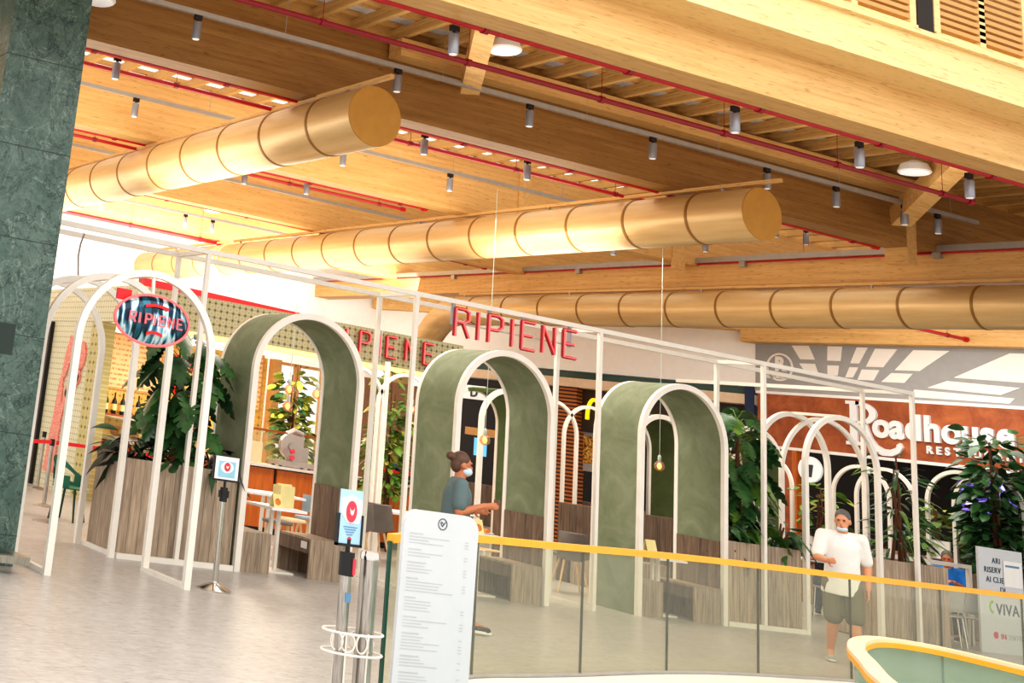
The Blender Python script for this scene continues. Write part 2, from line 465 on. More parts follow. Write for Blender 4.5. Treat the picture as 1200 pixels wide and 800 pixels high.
c = t.ramp(w, [(.30, srgb(20,32,42)), (.38, srgb(40,104,124)), (.43, srgb(26,40,54)), (.49, srgb(34,60,80)), (.53, srgb(150,212,230)), (.57, srgb(236,246,250)), (.61, srgb(90,160,186)), (.68, srgb(28,44,62))])
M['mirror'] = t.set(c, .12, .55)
M['screen'] = glow('blue_screen', (92,170,226), .7)
M['purple_screen'] = None
t = NT('purple_screen'); n = t.noise(t.coord(), 4, 2); c = t.ramp(n, [(.35, srgb(44,40,120)), (.5, srgb(120,104,210)), (.62, srgb(220,200,240))], 'CONSTANT')
t.l(c, t.b.inputs['Emission Color']); t.b.inputs['Emission Strength'].default_value = .6; M['purple_screen'] = t.set(c, .3)
t = NT('food_picture'); n = t.noise(t.coord(), 14, 3); M['food'] = t.set(t.ramp(n, [(.35, srgb(96,40,24)), (.5, srgb(214,150,40)), (.62, srgb(244,220,140))]), .5)
M['poster_grey'] = paint('poster_grey', (184,182,180), .5)
M['window_pale'] = glow('pale_window', (236,240,244), .5)
M['slicer'] = paint('slicer_grey', (176,166,160), .3, .4)
M['deck'] = paint('grey_roof_membrane', (232,230,228), .9)
M['rafter'] = glulam('rafter_wood', (214,174,112), (184,138,78), 'Y')
M['batten'] = glulam('batten_wood', (222,176,108), (190,142,80), 'X')
# ------------------------------------------------------------------ camera, sky, fill lamps
cam = bpy.data.cameras.new('camera'); camo = bpy.data.objects.new('camera', cam); COL.objects.link(camo); SC.camera = camo
right = Vector((0.92288606,-0.35609273,0.14655812)); down = Vector((0.22493056,0.18959137,-0.95575172)); fwd = Vector((0.31255009,0.91501534,0.25506737))
mw = Matrix.Identity(4)
for i in range(3):
    mw[i][0] = right[i]; mw[i][1] = -down[i]; mw[i][2] = -fwd[i]
mw[0][3], mw[1][3], mw[2][3] = 0, 0, 1.65
camo.matrix_world = mw
cam.sensor_width = 36; cam.sensor_fit = 'HORIZONTAL'; cam.lens = 1451.572/1200*36
cam.shift_x = (600-32.61)/1200; cam.shift_y = (71.30-400)/1200
cam.clip_start = .1; cam.clip_end = 200

w = bpy.data.worlds.new('daylight'); SC.world = w; w.use_nodes = True
nt = w.node_tree; bg = nt.nodes['Background']
bg.inputs['Color'].default_value = (1.0, .975, .94, 1); bg.inputs['Strength'].default_value = WORLD_STRENGTH

def area(name, loc, size, power, rot=(0,0,0), col=(1,.95,.86), sy=None):
    l = bpy.data.lights.new(name, 'AREA'); l.energy = power; l.size = size; l.color = col
    if sy: l.shape = 'RECTANGLE'; l.size_y = sy
    o = bpy.data.objects.new(name, l); COL.objects.link(o); o.location = loc; o.rotation_euler = rot
    return o
SC.view_settings.view_transform = 'Standard'
SC.view_settings.look = LOOK
SC.view_settings.exposure = EXPOSURE
SC.view_settings.gamma = 1.0
SC.cycles.use_denoising = True
SC.cycles.max_bounces = 8; SC.cycles.transparent_max_bounces = 24
SC.cycles.sample_clamp_indirect = 8

# ------------------------------------------------------------------ floor and walls
mb = MB(); mb.box(-6, 34, -6, 36, -.3, 0); struct('floor', mb, M['floor'])

WY = 31.0            # back wall
mb = MB(); mb.box(-2, 22.6, WY, WY+.3, 0, 7.4); struct('wall_back', mb, M['wall_white'])
# angled wall behind the fast-food counters: local frame (s along, t toward the hall, z)
D0 = Vector((26, 21.5, 0)); DE = Vector((-.3457, .9383, 0)); DN = Vector((-.9383, -.3457, 0))
DM = Matrix(((DE.x, DN.x, 0, D0.x), (DE.y, DN.y, 0, D0.y), (0, 0, 1, 0), (0, 0, 0, 1)))
DL = 10.13
mb = MB(DM); mb.box(0, DL, -.3, 0, 4.28, 7.4); struct('wall_angled', mb, M['wall_white'])
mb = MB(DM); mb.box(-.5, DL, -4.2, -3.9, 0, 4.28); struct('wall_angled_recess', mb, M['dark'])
mb = MB(DM); mb.box(0, DL, -.5, .02, 4.2, 4.28); struct('trim_1', mb, M['white'])
mb = MB(DM); mb.box(0, DL, -.28, -.2, 4.02, 4.2); struct('trim_2', mb, M['teal_glazing'])
mb = MB(DM); mb.box(0, DL, -.45, 0, 3.80, 4.02); struct('trim_3', mb, M['beige'])
mb = MB(DM)
mb.box(.02, .22, -.1, .03, 0, 4.2); struct('trim_4', mb, M['shirt_navy'])
# right wall: grey upper wall, rust sign band, dark recess under it
RX = 26.0
mb = MB(); mb.box(RX, RX+.3, 9.9, 21.52, 4.12, 7.4); struct('wall_right', mb, M['grey_wall'])
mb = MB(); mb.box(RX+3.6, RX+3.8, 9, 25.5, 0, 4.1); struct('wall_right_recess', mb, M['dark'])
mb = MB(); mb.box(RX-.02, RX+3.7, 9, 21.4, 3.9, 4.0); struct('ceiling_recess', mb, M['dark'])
mb = MB(); mb.box(RX-.06, RX+.2, 9, 21.45, 4.06, 4.12); struct('trim_5', mb, M['white'])
# flat white quads on the grey wall, in fanned rows
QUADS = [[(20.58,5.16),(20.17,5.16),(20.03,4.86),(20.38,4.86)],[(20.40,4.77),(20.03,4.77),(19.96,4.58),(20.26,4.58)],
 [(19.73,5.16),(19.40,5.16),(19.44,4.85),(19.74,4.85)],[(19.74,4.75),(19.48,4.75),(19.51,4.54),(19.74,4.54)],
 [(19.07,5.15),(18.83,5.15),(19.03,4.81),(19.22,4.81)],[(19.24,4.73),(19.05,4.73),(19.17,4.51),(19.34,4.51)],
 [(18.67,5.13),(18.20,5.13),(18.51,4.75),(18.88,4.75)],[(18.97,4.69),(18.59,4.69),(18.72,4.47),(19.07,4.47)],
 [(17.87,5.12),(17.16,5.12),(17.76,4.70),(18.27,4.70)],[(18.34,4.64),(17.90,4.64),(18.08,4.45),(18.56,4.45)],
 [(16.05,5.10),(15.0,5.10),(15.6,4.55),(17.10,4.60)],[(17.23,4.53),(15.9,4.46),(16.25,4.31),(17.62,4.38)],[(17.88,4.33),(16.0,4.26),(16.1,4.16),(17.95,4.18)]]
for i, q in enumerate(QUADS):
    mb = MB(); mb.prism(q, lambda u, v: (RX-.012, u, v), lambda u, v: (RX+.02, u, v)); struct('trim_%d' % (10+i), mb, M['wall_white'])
# timber fascia above the two right-hand walls
mb = MB(); mb.box(RX-.35, RX+.35, 8, 21.6, 5.18, 6.3); struct('trim_6', mb, M['glulam_y'])
mb = MB(DM); mb.box(-.1, DL, -.35, .3, 5.45, 6.6); struct('trim_7', mb, M['glulam_y'])

# ------------------------------------------------------------------ roof
ceil = thing('ceiling', None, None, (0, 0, 7.6)); ceil['kind'] = 'structure'
mb = MB(); mb.box(-4, 25.6, 9.85, 13.46, 7.11, 7.2); mk('roof_membrane', mb, M['deck'], ceil)
mb = MB(); mb.box(-4, 25.6, 13.5, 13.56, 6.87, 7.2); mk('sky_block_board', mb, M['batten'], ceil)  # added to block the bright sky showing over the second beam
r0 = None
x = 1.0
while x < 25.5:
    if r0 is None:
        mb = MB(); mb.box(x-.04, x+.04, 9.82, 30.9, 6.87, 7.02); r0 = mk('rafter', mb, M['rafter'], ceil); x0 = x; rl = r0.location.copy()
    else:
        c = r0.copy(); COL.objects.link(c); c.location = rl + Vector((x-x0, 0, 0))
    x += .62
b0 = None; y = 9.9
while y < 31:
    if b0 is None:
        mb = MB(); mb.box(-2, 25.6, y-.05, y+.05, 7.03, 7.10); b0 = mk('batten', mb, M['batten'], ceil); y0 = y
    else:
        c = b0.copy(); COL.objects.link(c); c.location = Vector((0, y-y0, 0))
    y += .5

BEAMS = [9.42, 13.45, 18.0, 22.6, 27.2]
BL = ['nearest huge timber beam, lit on its front below the cream parapet band', 'second huge timber beam, dark front face, above the two duct ends',
      'third timber beam from the front, pale lit face behind the dark beam', 'fourth timber beam, pale lit face, above the middle of the ducts', 'farthest long timber beam, pale lit face, nearest the white back wall']
bstart = -3
for i, by in enumerate(BEAMS):
    x1 = 30 if i == 0 else 19.5 if i == 1 else 25.6
    t_ = thing('timber_beam', BL[i], 'beam', ((bstart+x1)/2, by, 5.85))
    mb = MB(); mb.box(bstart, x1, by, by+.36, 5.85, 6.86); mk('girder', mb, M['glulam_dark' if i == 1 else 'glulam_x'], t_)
    if i == 2:
        for xx in (15.9, 19.6): mb = MB(); mb.box(xx, xx+.3, by-.04, by, 5.7, 6.86); mk('joint_plate', mb, M['glulam_y'], t_)
    if i == 1:   # steel hanger shoe and the shorter piece carried on beyond it
        mb = MB(); mb.box(19.5, 19.72, by, by+.36, 5.6, 6.86); mk('end_post', mb, M['glulam_y'], t_)
    if i == 1:
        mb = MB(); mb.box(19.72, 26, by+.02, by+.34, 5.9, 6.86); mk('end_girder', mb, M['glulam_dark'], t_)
# diagonal strut and block between the first two beams
mb = MB(); mb.bar((9.5, 11.4, 6.7), (10.7, 13.1, 6.42), .24, .26); mk('timber_strut', mb, M['glulam_x'], None, 'short square timber strut slanting up from the dark beam to the rafters', 'strut')
mb = MB(); mb.bar((17.7, 11.4, 6.7), (19.0, 13.2, 6.2), .26, .28); mk('timber_strut', mb, M['glulam_x'], None, 'slanting timber strut at the right end of the dark beam, beside a high bay lamp', 'strut')
mb = MB(); mb.box(9.6, 19.6, 13.14, 13.4, 6.6, 6.84); mk('timber_ledger', mb, M['glulam_x'], None, 'timber ledger along the top of the dark beam, under the rafters', 'ledger')
# parapet band and louvres above the nearest beam
mb = MB(); mb.box(-3, 30, 9.0, 9.42, 6.42, 6.86); mb.box(-3, 30, 8.93, 9.42, 6.86, 6.92); mk('parapet_band', mb, M['glulam_edge'], None, 'smooth cream timber parapet band running above the nearest beam', 'parapet')
def louvre(x0, x1, label):
    t_ = thing('louvre_screen', label, 'louvre', ((x0+x1)/2, 9.25, 6.92))
    for xa in (x0, (x0+x1)/2-.05, x1-.1):
        mb = MB(); mb.box(xa, xa+.1, 9.2, 9.3, 6.92, 8.6); mk('stile', mb, M['glulam_edge'], t_)
    mb = MB(); mb.box(x0, x1, 9.18, 9.32, 6.92, 7.1); mk('bottom_rail', mb, M['glulam_edge'], t_)
    z = 7.16
    while z < 8.5:
        mb = MB(); mb.box(x0+.1, x1-.1, 9.2, 9.3, z, z+.05); mk('slat', mb, M['louvre'], t_); z += .085
louvre(11.65, 13.62, 'wooden louvre screen on the parapet, left of the dark post at the top right')
louvre(13.92, 15.55, 'wooden louvre screen at the top right corner, right of the dark post')
mb = MB(); mb.box(13.64, 13.9, 9.2, 9.32, 6.92, 8.6); mk('parapet_post', mb, M['dark'], None, 'dark grey post standing between the two louvre screens', 'post')
mb = MB(); mb.box(15.6, 15.9, 9.2, 9.32, 6.92, 8.6); mk('parapet_post', mb, M['dark'], None, 'dark grey post at the right edge beside the last louvre screen', 'post')
# cross beam in the depth direction with its conduits
t_ = thing('cross_beam', 'timber cross beam running level behind the big duct, above the longest duct at right', 'beam', (20.55, 19, 5.47))
mb = MB(); mb.box(20.3, 20.8, 5, 31, 5.47, 5.9); mk('girder', mb, M['glulam_y'], t_)
mb = MB(); mb.box(20.2, 20.32, 5, 31, 5.9, 6.0); mk('conduit', mb, M['silver'], t_)
mb = MB(); mb.tube([(20.27, 5, 5.89), (20.27, 31, 5.89)], .022, 6); mk('red_conduit', mb, M['red_pipe'], t_)
for yy in (10.5, 13.5, 17, 21, 25):
    mb = MB(); mb.box(20.22, 20.3, yy-.06, yy+.06, 5.8, 5.92); mk('clip', mb, M['silver'], t_)

# ------------------------------------------------------------------ ducts
def duct(x, z, y0, y1, D, label, elbow=False):
    t_ = thing('ventilation_duct', label, 'duct', (x, y0, z)); r = D/2
    mb = MB()
    path = [(x, y0, z), (x, y1, z)]
    if elbow:
        path = [(x, y0, z)] + [(x, y1 + 1.1*math.sin(a*PI/8), z - 1.1*(1-math.cos(a*PI/8))) for a in range(0, 3)] 
        p = Vector(path[-1]); path.append(tuple(p + Vector((0, 2.0, -2.0))))
    mb.tube(path, r, 40); mk('pipe', mb, M['duct'], t_)
    y = y0 + .9; first = None
    while y < y1 - .3:
        if first is None:
            mb = MB(); mb.tube([(x, y-.02, z), (x, y+.02, z)], r+.008, 40); first = mk('seam_ring', mb, M['duct_seam'], t_); fy = y; fl = first.location.copy()
        else:
            c = first.copy(); COL.objects.link(c); c.location = fl + Vector((0, y-fy, 0))
        y += 1.12
    mb = MB(); mb.cyl((x, y0-.02, z), (x, y0+.01, z), r-.004, 40); mk('end_cap', mb, M['duct_cap'], t_)
    mb = MB(); mb.box(x-.03, x+.03, y0-.3, y1, z+r+.05, z+r+.1); mk('hanging_rail', mb, M['glulam_y'], t_)
    yy = y0+.6
    while yy < y1:
        mb = MB(); mb.box(x-.02, x+.02, yy-.02, yy+.02, z+r-.01, z+r+.06); mk('hanger', mb, M['silver'], t_); yy += 3.3
    return t_
duct(8.6, 5.4, 12.2, WY, .74, 'gold ventilation duct whose round ochre end is at upper left')
duct(14.87, 5.4, 12.2, WY, .72, 'gold ventilation duct in the middle, round ochre end under the dark beam')
duct(20.15, 5.0, 4.0, 24.6, .66, 'long pale gold duct crossing to the right edge, bent down at its left end', True)

# ------------------------------------------------------------------ sprinkler pipes and lighting tracks
def hpipe(x0, x1, y, z, r, m, label, hang=1.9, name='sprinkler_pipe'):
    t_ = thing(name, label, 'pipe', ((x0+x1)/2, y, z))
    mb = MB(); mb.tube([(x0, y, z), (x1, y, z)], r, 8); mk('pipe', mb, m, t_)
    x = x1 - .5
    while x > x0 and x > 3:
        mb = MB(); mb.tube([(x, y, z+r*.8), (x, y, 6.86)], .004, 5); mb.cyl((x-.03, y, z), (x+.03, y, z), r*1.35, 8); mk('hanger', mb, M['dark_red_pipe'] if m != M['silver'] else M['silver'], t_)
        x -= hang
    mb = MB(); mb.cyl((x1-.02, y, z), (x1+.06, y, z), r*1.5, 10); mk('end_cap', mb, m, t_)
    return t_
hpipe(-2, 22, 9.86, 5.88, .045, M['red_pipe'], 'thick bright red pipe just behind the nearest beam')
hpipe(-2, 16.9, 10.83, 5.85, .033, M['dark_red_pipe'], 'dark red pipe with hangers in front of the dark beam, ending at the right')
hpipe(-2, 19.4, 13.9, 5.88, .045, M['red_pipe'], 'red pipe along the bottom edge of the dark beam')
hpipe(-2, 15.2, 14.55, 5.86, .03, M['red_pipe'], 'thin red pipe behind the dark beam, ending above the middle duct')
hpipe(-2, 14.2, 18.45, 5.88, .045, M['red_pipe'], 'red pipe under the third beam, running behind the left duct')
hpipe(-2, 14.0, 18.8, 5.84, .028, M['red_pipe'], 'thin red pipe paired below the third beam')
hpipe(-2, 19.4, 22.95, 5.88, .045, M['red_pipe'], 'red pipe under the fourth beam, below the left duct')
hpipe(-2, 14.9, 27.15, 5.84, .045, M['red_pipe'], 'red pipe at far left just above the white frame')
hpipe(20.9, 25.6, 16.6, 5.3, .035, M['red_pipe'], 'red pipe below the long duct at right, pointing at the grey wall', name='sprinkler_pipe')
hpipe(20.9, 25.6, 11.6, 5.35, .035, M['red_pipe'], 'red pipe at the right edge just under the long duct')
def track(x1, y, label):
    t_ = thing('light_track', label, 'light track', (8, y, 6.33))
    mb = MB(); mb.box(-2, x1, y-.03, y+.03, 6.31, 6.37); mk('rail', mb, M['silver'], t_)
    x = x1-.6
    while x > 3:
        mb = MB(); mb.tube([(x, y, 6.36), (x, y, 6.86)], .004, 5); mk('wire', mb, M['silver'], t_); x -= 2.4
    return t_
track(20.3, 12.9, 'silver lighting track along the face of the dark beam')
track(19.3, 17.33, 'white lighting track in front of the third beam')
track(19.3, 21.93, 'white lighting track in front of the fourth beam')
track(19.3, 26.8, 'white lighting track in front of the farthest beam')

sp0 = None
def spot(x, y, z, label, group):
    """z is the level of the rail the lamp hangs from"""
    global sp0
    if sp0 is None:
        sp0 = thing('track_spotlight', label, 'spotlight', (x, y, z), 0, group)
        mb = MB(); mb.box(-.05, .05, -.02, .02, -.06, 0); mb.box(-.012, .012, -.012, .012, -.1, -.05); mk('mount', mb, M['black'], sp0, local=True)
        mb = MB(); mb.lathe([(.047, -.30), (.052, -.29), (.054, -.1), (.045, -.085)], n=14); mk('barrel', mb, M['spot'], sp0, local=True)
        mb = MB(); mb.lathe([(.04, -.306), (.04, -.298)], n=14); mk('lens', mb, M['sign_white'], sp0, local=True)
    else:
        dup(sp0, (x, y, z), 0, label, group)
ORD = ['leftmost', 'second from the left', 'third from the left', 'fourth from the left', 'fifth from the left', 'sixth from the left', 'seventh from the left', 'rightmost']
for i, x in enumerate((6.48, 9.40, 11.53, 13.68, 15.84, 17.23, 18.67, 19.40)):
    spot(x, 12.9, 6.31, 'grey cylinder spotlight on the track of the dark beam, %s' % ORD[i], 'spotlights on the dark beam track')
for i, x in enumerate((7.87, 11.70, 13.64, 15.5)):
    spot(x, 9.92, 5.84, 'grey cylinder spotlight hanging by the thick red pipe, %s' % (ORD[i] if i < 3 else 'rightmost'), 'spotlights by the thick red pipe')
for i, x in enumerate((7.80, 11.67, 13.85)):
    spot(x, 17.33, 6.31, 'pale spotlight on the white track of the third beam, %s' % (('leftmost', 'middle one', 'rightmost')[i]), 'spotlights on the third beam track')
for i, x in enumerate((6.1, 10.95, 12.78)):
    spot(x, 14.3, 5.98, 'spotlight in the bay behind the dark beam, %s' % (('leftmost, above the left duct', 'middle one, right of the left duct end', 'rightmost, above the middle duct')[i]), 'spotlights behind the dark beam')
for i, x in enumerate((11.5, 13.75, 14.5)):
    spot(x, 26.8, 6.31, 'small pale spotlight on the farthest track, %s' % (('leftmost', 'middle of the three below the left duct', 'right one of the three below the left duct')[i]), 'spotlights on the farthest track')
for i, (x, y) in enumerate(((10.75, 18.9), (11.83, 18.6))):
    spot(x, y, 5.98, 'small pale spotlight under the third beam, %s' % (('left one below the duct', 'right one below the duct')[i]), 'spotlights under the third beam')
for i, (x, z) in enumerate(((17.5, 5.85), (19.7, 6.3), (21.5, 6.9), (22.3, 6.9))):
    spot(x, 17.33, z, 'small spotlight below the middle duct, %s' % (ORD[i] if i < 3 else 'rightmost'), 'spotlights below the middle duct end')
hb0 = None
for i, (x, y, z, lab) in enumerate(((10.2, 11.9, 6.6, 'white saucer high bay lamp between rafters at top centre'), (20.75, 14.25, 6.6, 'white saucer high bay lamp at right beyond the dark beam end'),
        (5.2, 13.0, 6.25, 'white saucer high bay lamp at top left beside the marble column'), (17.75, 12.1, 6.6, 'white saucer high bay lamp beside the right slanting strut'), (14.5, 26.9, 6.6, 'far white saucer lamp left of the middle duct'))):
    if hb0 is None:
        hb0 = thing('high_bay_lamp', lab, 'ceiling lamp', (x, y, z), 0, 'saucer high bay lamps')
        mb = MB(); mb.lathe([(.2, -.06), (.21, -.04), (.17, .06), (.09, .1), (.05, .12)], n=20); mk('shade', mb, M['white'], hb0, local=True)
        mb = MB(); mb.lathe([(.18, -.072), (.18, -.06)], n=20); mk('diffuser', mb, M['sign_white'], hb0, local=True)
        mb = MB(); mb.tube([(0, 0, .1), (0, 0, .26)], .01, 6); mk('stem', mb, M['silver'], hb0, local=True)
    else:
        hl = dup(hb0, (x, y, z), 0, lab)
        if z < 6.5:
            mb = MB(); mb.tube([(x, y, z+.24), (x, y, 6.88)], .01, 6); mk('stem', mb, M['silver'], hl)

# ------------------------------------------------------------------ marble column
CX0, CX1, CY0, CY1 = 3.86, 4.73, 12.0, 12.88
t_ = thing('marble_column', 'massive green marble clad column at the left edge', 'column', ((CX0+CX1)/2, (CY0+CY1)/2, 0))
mb = MB(); mb.box(CX0, CX1, CY0, CY1, 0, 9); mk('shaft', mb, M['marble'], t_)
for k in range(9):
    z = .28 + k*.95
    mb = MB(); mb.box(CX0-.002, CX1+.002, CY0-.002, CY1+.002, z, z+.008); mk('joint', mb, M['joint'], t_)
mb = MB(); mb.box(4.2, 4.40, CY0-.012, CY0, 1.98, 2.28); mk('vent_grille', mb, M['joint'], t_)
t_ = thing('column_bumper', 'brushed steel bumper rail around the foot of the marble column', 'bumper rail', (4.3, 11.7, 0))
mb = MB(); mb.box(3.5, 4.68, 11.45, 11.57, .1, .17); mb.box(4.565, 4.675, 11.57, 11.95, .105, .165); mk('rail', mb, M['steel'], t_)
for x in (4.28, 3.7):
    mb = MB(); mb.cyl((x, 11.51, 0), (x, 11.51, .11), .025, 10); mb.cyl((x, 11.51, 0), (x, 11.51, .012), .05, 12); mk('leg', mb, M['steel'], t_)
# ------------------------------------------------------------------ white steel pavilion frame
FY, RY = 13.5, 14.28
POSTX = [7.30, 10.38, 13.44, 16.48, 19.56]
S = .055
fr = thing('pavilion_frame', 'white steel pavilion frame with double top rails and square posts', 'frame', (13.4, 13.9, 0))
h = S/2
for yy, nm in ((FY, 'front_top_rail'), (RY, 'rear_top_rail')):
    mb = MB(); mb.box(3.0, 19.56+h, yy-h, yy+h, 3.575, 3.635); mk(nm, mb, M['white_metal'], fr)
for x in [4.23] + POSTX:
    mb = MB(); mb.box(x-h*.9, x+h*.9, FY+h, RY-h, 3.58, 3.63); mk('cross_bar', mb, M['white_metal'], fr)
for x in POSTX:
    for yy in (FY, RY):
        mb = MB(); mb.box(x-h, x+h, yy-h*.94, yy+h*.94, 0, 3.575); mk('post', mb, M['white_metal'], fr)
    mb = MB(); mb.box(x-h*.8, x+h*.8, FY+h, RY-h, 0, .045); mk('floor_rail', mb, M['white_metal'], fr)
for yy in (RY, 17.0):
    pass
mb = MB(); mb.box(19.56-h, 19.56+h, RY, 17.8, 3.575, 3.635); mk('side_top_rail', mb, M['white_metal'], fr)
for x0, x1 in ((6.54, 8.05), (15.8, 17.28), (18.8, 19.56)):
    mb = MB(); mb.box(x0, x1, FY-h*.85, FY+h*.85, 0, .06); mk('floor_rail', mb, M['white_metal'], fr)
mb = MB(); mb.tube([(5.8, 13.9, 3.58), (5.77, 13.9, 3.45), (5.76, 13.9, 3.3), (5.8, 13.9, 3.02)], .012, 6); mk('hanging_cable', mb, M['spot'], None, 'thin grey cable looping from the white top rail at the left', 'cable')

def arch_lines(xc, ro, ri, zs, n=28, z0=0):
    out = [(xc-ro, z0)] + [(xc-ro*math.cos(PI*k/n), zs+ro*math.sin(PI*k/n)) for k in range(n+1)] + [(xc+ro, z0)]
    inn = [(xc-ri, z0)] + [(xc-ri*math.cos(PI*k/n), zs+ri*math.sin(PI*k/n)) for k in range(n+1)] + [(xc+ri, z0)]
    return out, inn
def ring_mb(xc, y0, y1, ro, ri, zs, M_=None, z0=0):
    mb = MB(M_); o, i = arch_lines(xc, ro, ri, zs, z0=z0)
    mb.strip(o, i, lambda u, v: (u, y0, v), lambda u, v: (u, y1, v)); return mb

def vault(xc, y0, y1, r, zs, label, gm, group, half=False):
    t_ = thing('arch_vault', label, 'arch', (xc, (y0+y1)/2, 0), 0, group)
    if half:      # only the right flank is clad
        o, i_ = arch_lines(xc, r-.005, r-.062, zs); k = len(o)//2 - 3
        mb = MB(); mb.strip(o[k:], i_[k:], lambda u, v: (u, y0+.03, v), lambda u, v: (u, y1-.03, v)); mk('green_shell', mb, gm, t_)
    else:
        mk('green_shell', ring_mb(xc, y0+.03, y1-.03, r-.005, r-.062, zs), gm, t_)
    mk('front_ring', ring_mb(xc, y0-.03, y0+.03, r, r-.075, zs), M['white_metal'], t_)
    mk('back_ring', ring_mb(xc, y1-.03, y1+.03, r, r-.075, zs), M['white_metal'], t_)
    for sx in ((1,) if half else (-1, 1)):
        xa = xc + sx*(r-.066); xb = xc + sx*(r-.092)
        mb = MB(); mb.box(min(xa, xb), max(xa, xb), y0+.04, y1-.04, 0, 1.07); mk('wood_panel', mb, M['plank_dark'], t_)
    return t_
AX = [8.86, 11.89, 14.97]
AL = ['green plaster arch with white rims nearest the planter at left, a bench seat inside', 'middle green plaster arch with white rims, right behind the walking woman', 'third green plaster arch with white rims, right of the middle one']
for x, lab in zip(AX, AL):
    vault(x, FY, RY, .80, 2.30, lab, M['green'], 'green arches of the front row')
# second row, lower arches in front of the counter
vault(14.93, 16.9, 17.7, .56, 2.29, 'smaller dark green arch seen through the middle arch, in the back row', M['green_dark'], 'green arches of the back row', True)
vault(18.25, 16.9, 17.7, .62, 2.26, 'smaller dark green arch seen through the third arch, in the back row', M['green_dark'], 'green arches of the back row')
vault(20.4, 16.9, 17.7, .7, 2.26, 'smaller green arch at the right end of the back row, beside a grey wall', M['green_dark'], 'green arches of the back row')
# interlaced arch lattice of the back row
def lattice(name, label, x0, n, step, r, y, zs, posts=(), M_=None, zbase=0, group='interlaced white arch lattices', rail=True):
    xm = x0 + step*(n-1)/2
    o = (M_ @ Vector((xm, y, zbase))) if M_ is not None else Vector((xm, y, zbase))
    t_ = thing(name, label, 'arch lattice', o, 0, group)
    for k in range(n):
        mk('arch', ring_mb(x0+k*step, y-.025, y+.025, r, r-.05, zs, M_, zbase), M['white_metal'], t_)
    for x, top in posts:
        mb = MB(M_); mb.box(x-.03, x+.03, y-.03, y+.03, zbase, top); mk('post', mb, M['white_metal'], t_)
    return t_
lattice('arch_lattice', 'white interlaced arches and posts between the left and middle green arches, back row', 12.02, 2, .98, .56, 17.0, 2.26, ((12.6, 2.95),))
lattice('arch_lattice', 'white interlaced arches between the middle and third green arches, back row', 15.94, 3, .80, .56, 17.0, 2.26, ((16.0, 3.2),))
# front arch screens either side of the right-hand opening
t_ = thing('arch_screen', 'white arched screen rising from the right planter, in front of the rust sign', 'arch', (18.03, FY, 0))
mk('front_arch', ring_mb(18.03, FY-.03, FY+.03, .775, .705, 2.30), M['white_metal'], t_)
mk('rear_arch', ring_mb(18.03, RY-.03, RY+.03, .775, .705, 2.30), M['white_metal'], t_)
mk('middle_arch', ring_mb(18.65, RY-.06, RY-.01, .93, .87, 2.14), M['white_metal'], t_)
mb = MB(); mb.bar((18.03, FY, 3.06), (18.03, RY, 3.06), .04); mk('ridge_tube', mb, M['white_metal'], t_)

# entrance tunnel of arches at the left
EX = 5.72
t_ = thing('arch_tunnel', 'white steel entrance tunnel of four arches beside the marble column', 'arch', (EX, 13, 0))
for y in (11.7, 12.63, 13.5, 14.46):
    mk('arch', ring_mb(EX, y-.03, y+.03, .79, .72, 2.25), M['white_metal'], t_)
mb = MB(); mb.bar((EX, 11.7, 3.0), (EX, 14.46, 3.0), .05); mk('ridge_tube', mb, M['white_metal'], t_)
for x in (EX-.755, EX+.755):
    mb = MB(); mb.box(x-.03, x+.03, 11.73, 12.6, 0, .05); mk('floor_rail', mb, M['white_metal'], t_)
x = EX+.755+.07
mb = MB(); mb.box(x-.025, x+.025, 13.53, 14.46, 0, .05); mk('floor_rail', mb, M['white_metal'], t_)

# ------------------------------------------------------------------ planter boxes
def planter(x0, x1, y0, y1, z, label):
    t_ = thing('planter_box', label, 'planter', ((x0+x1)/2, (y0+y1)/2, 0))
    mb = MB(); a = .025
    mb.box(x0, x1, y0, y0+a, .02, z); mb.box(x0, x1, y1-a, y1, .02, z); mb.box(x0, x0+a, y0+a, y1-a, .02, z); mb.box(x1-a, x1, y0+a, y1-a, .02, z); mb.box(x0+a, x1-a, y0+a, y1-a, 0, .05)
    mk('box', mb, M['plank'], t_)
    mb = MB(); mb.box(x0+a, x1-a, y0+a, y1-a, z-.12, z-.05); mk('soil', mb, M['soil'], t_)
    return t_
planter(6.58, 8.03, 13.54, 14.42, 1.09, 'tall grey wood planter box behind the entrance arches, holding big leafy plants')
planter(15.80, 17.24, 13.54, 14.25, 1.10, 'tall grey wood planter box right of the third green arch')
planter(18.84, 20.3, 13.56, 14.25, 1.14, 'grey wood planter box at the right end of the pavilion, right of the walking man')

# ------------------------------------------------------------------ benches and tables inside the arches
def bench_block(x0, x1, y0, y1, label):
    mb = MB(); mb.box(x0, x1, y0, y1, 0, .45); return mk('bench_seat', mb, M['plank'], None, label, 'bench')
def bench_open(x0, x1, y0, y1, label):
    t_ = thing('bench_seat', label, 'bench', ((x0+x1)/2, (y0+y1)/2, 0))
    mb = MB(); mb.box(x0, x1, y0, y1, .43, .455); mk('seat_board', mb, M['plank'], t_)
    mb = MB(); mb.box(x0, x1, y0, y0+.03, 0, .43); mk('end_panel', mb, M['plank'], t_)
    mb = MB(); mb.box(x0, x1, y1-.03, y1, 0, .43); mk('end_panel', mb, M['plank'], t_)
    mb = MB(); mb.box(x0, x0+.03, y0+.03, y1-.03, .28, .43); mk('apron', mb, M['plank_dark'], t_)
    mb = MB(); mb.box(x0+.3, x1, y0+.03, y1-.03, 0, .43); mk('back_panel', mb, M['plank_dark'], t_)
    mb = MB(); mb.box(x0-.006, x0, y0+.08, y0+.2, .33, .41); mk('socket_plate', mb, M['white'], t_) if x0 < 10 else None
    return t_
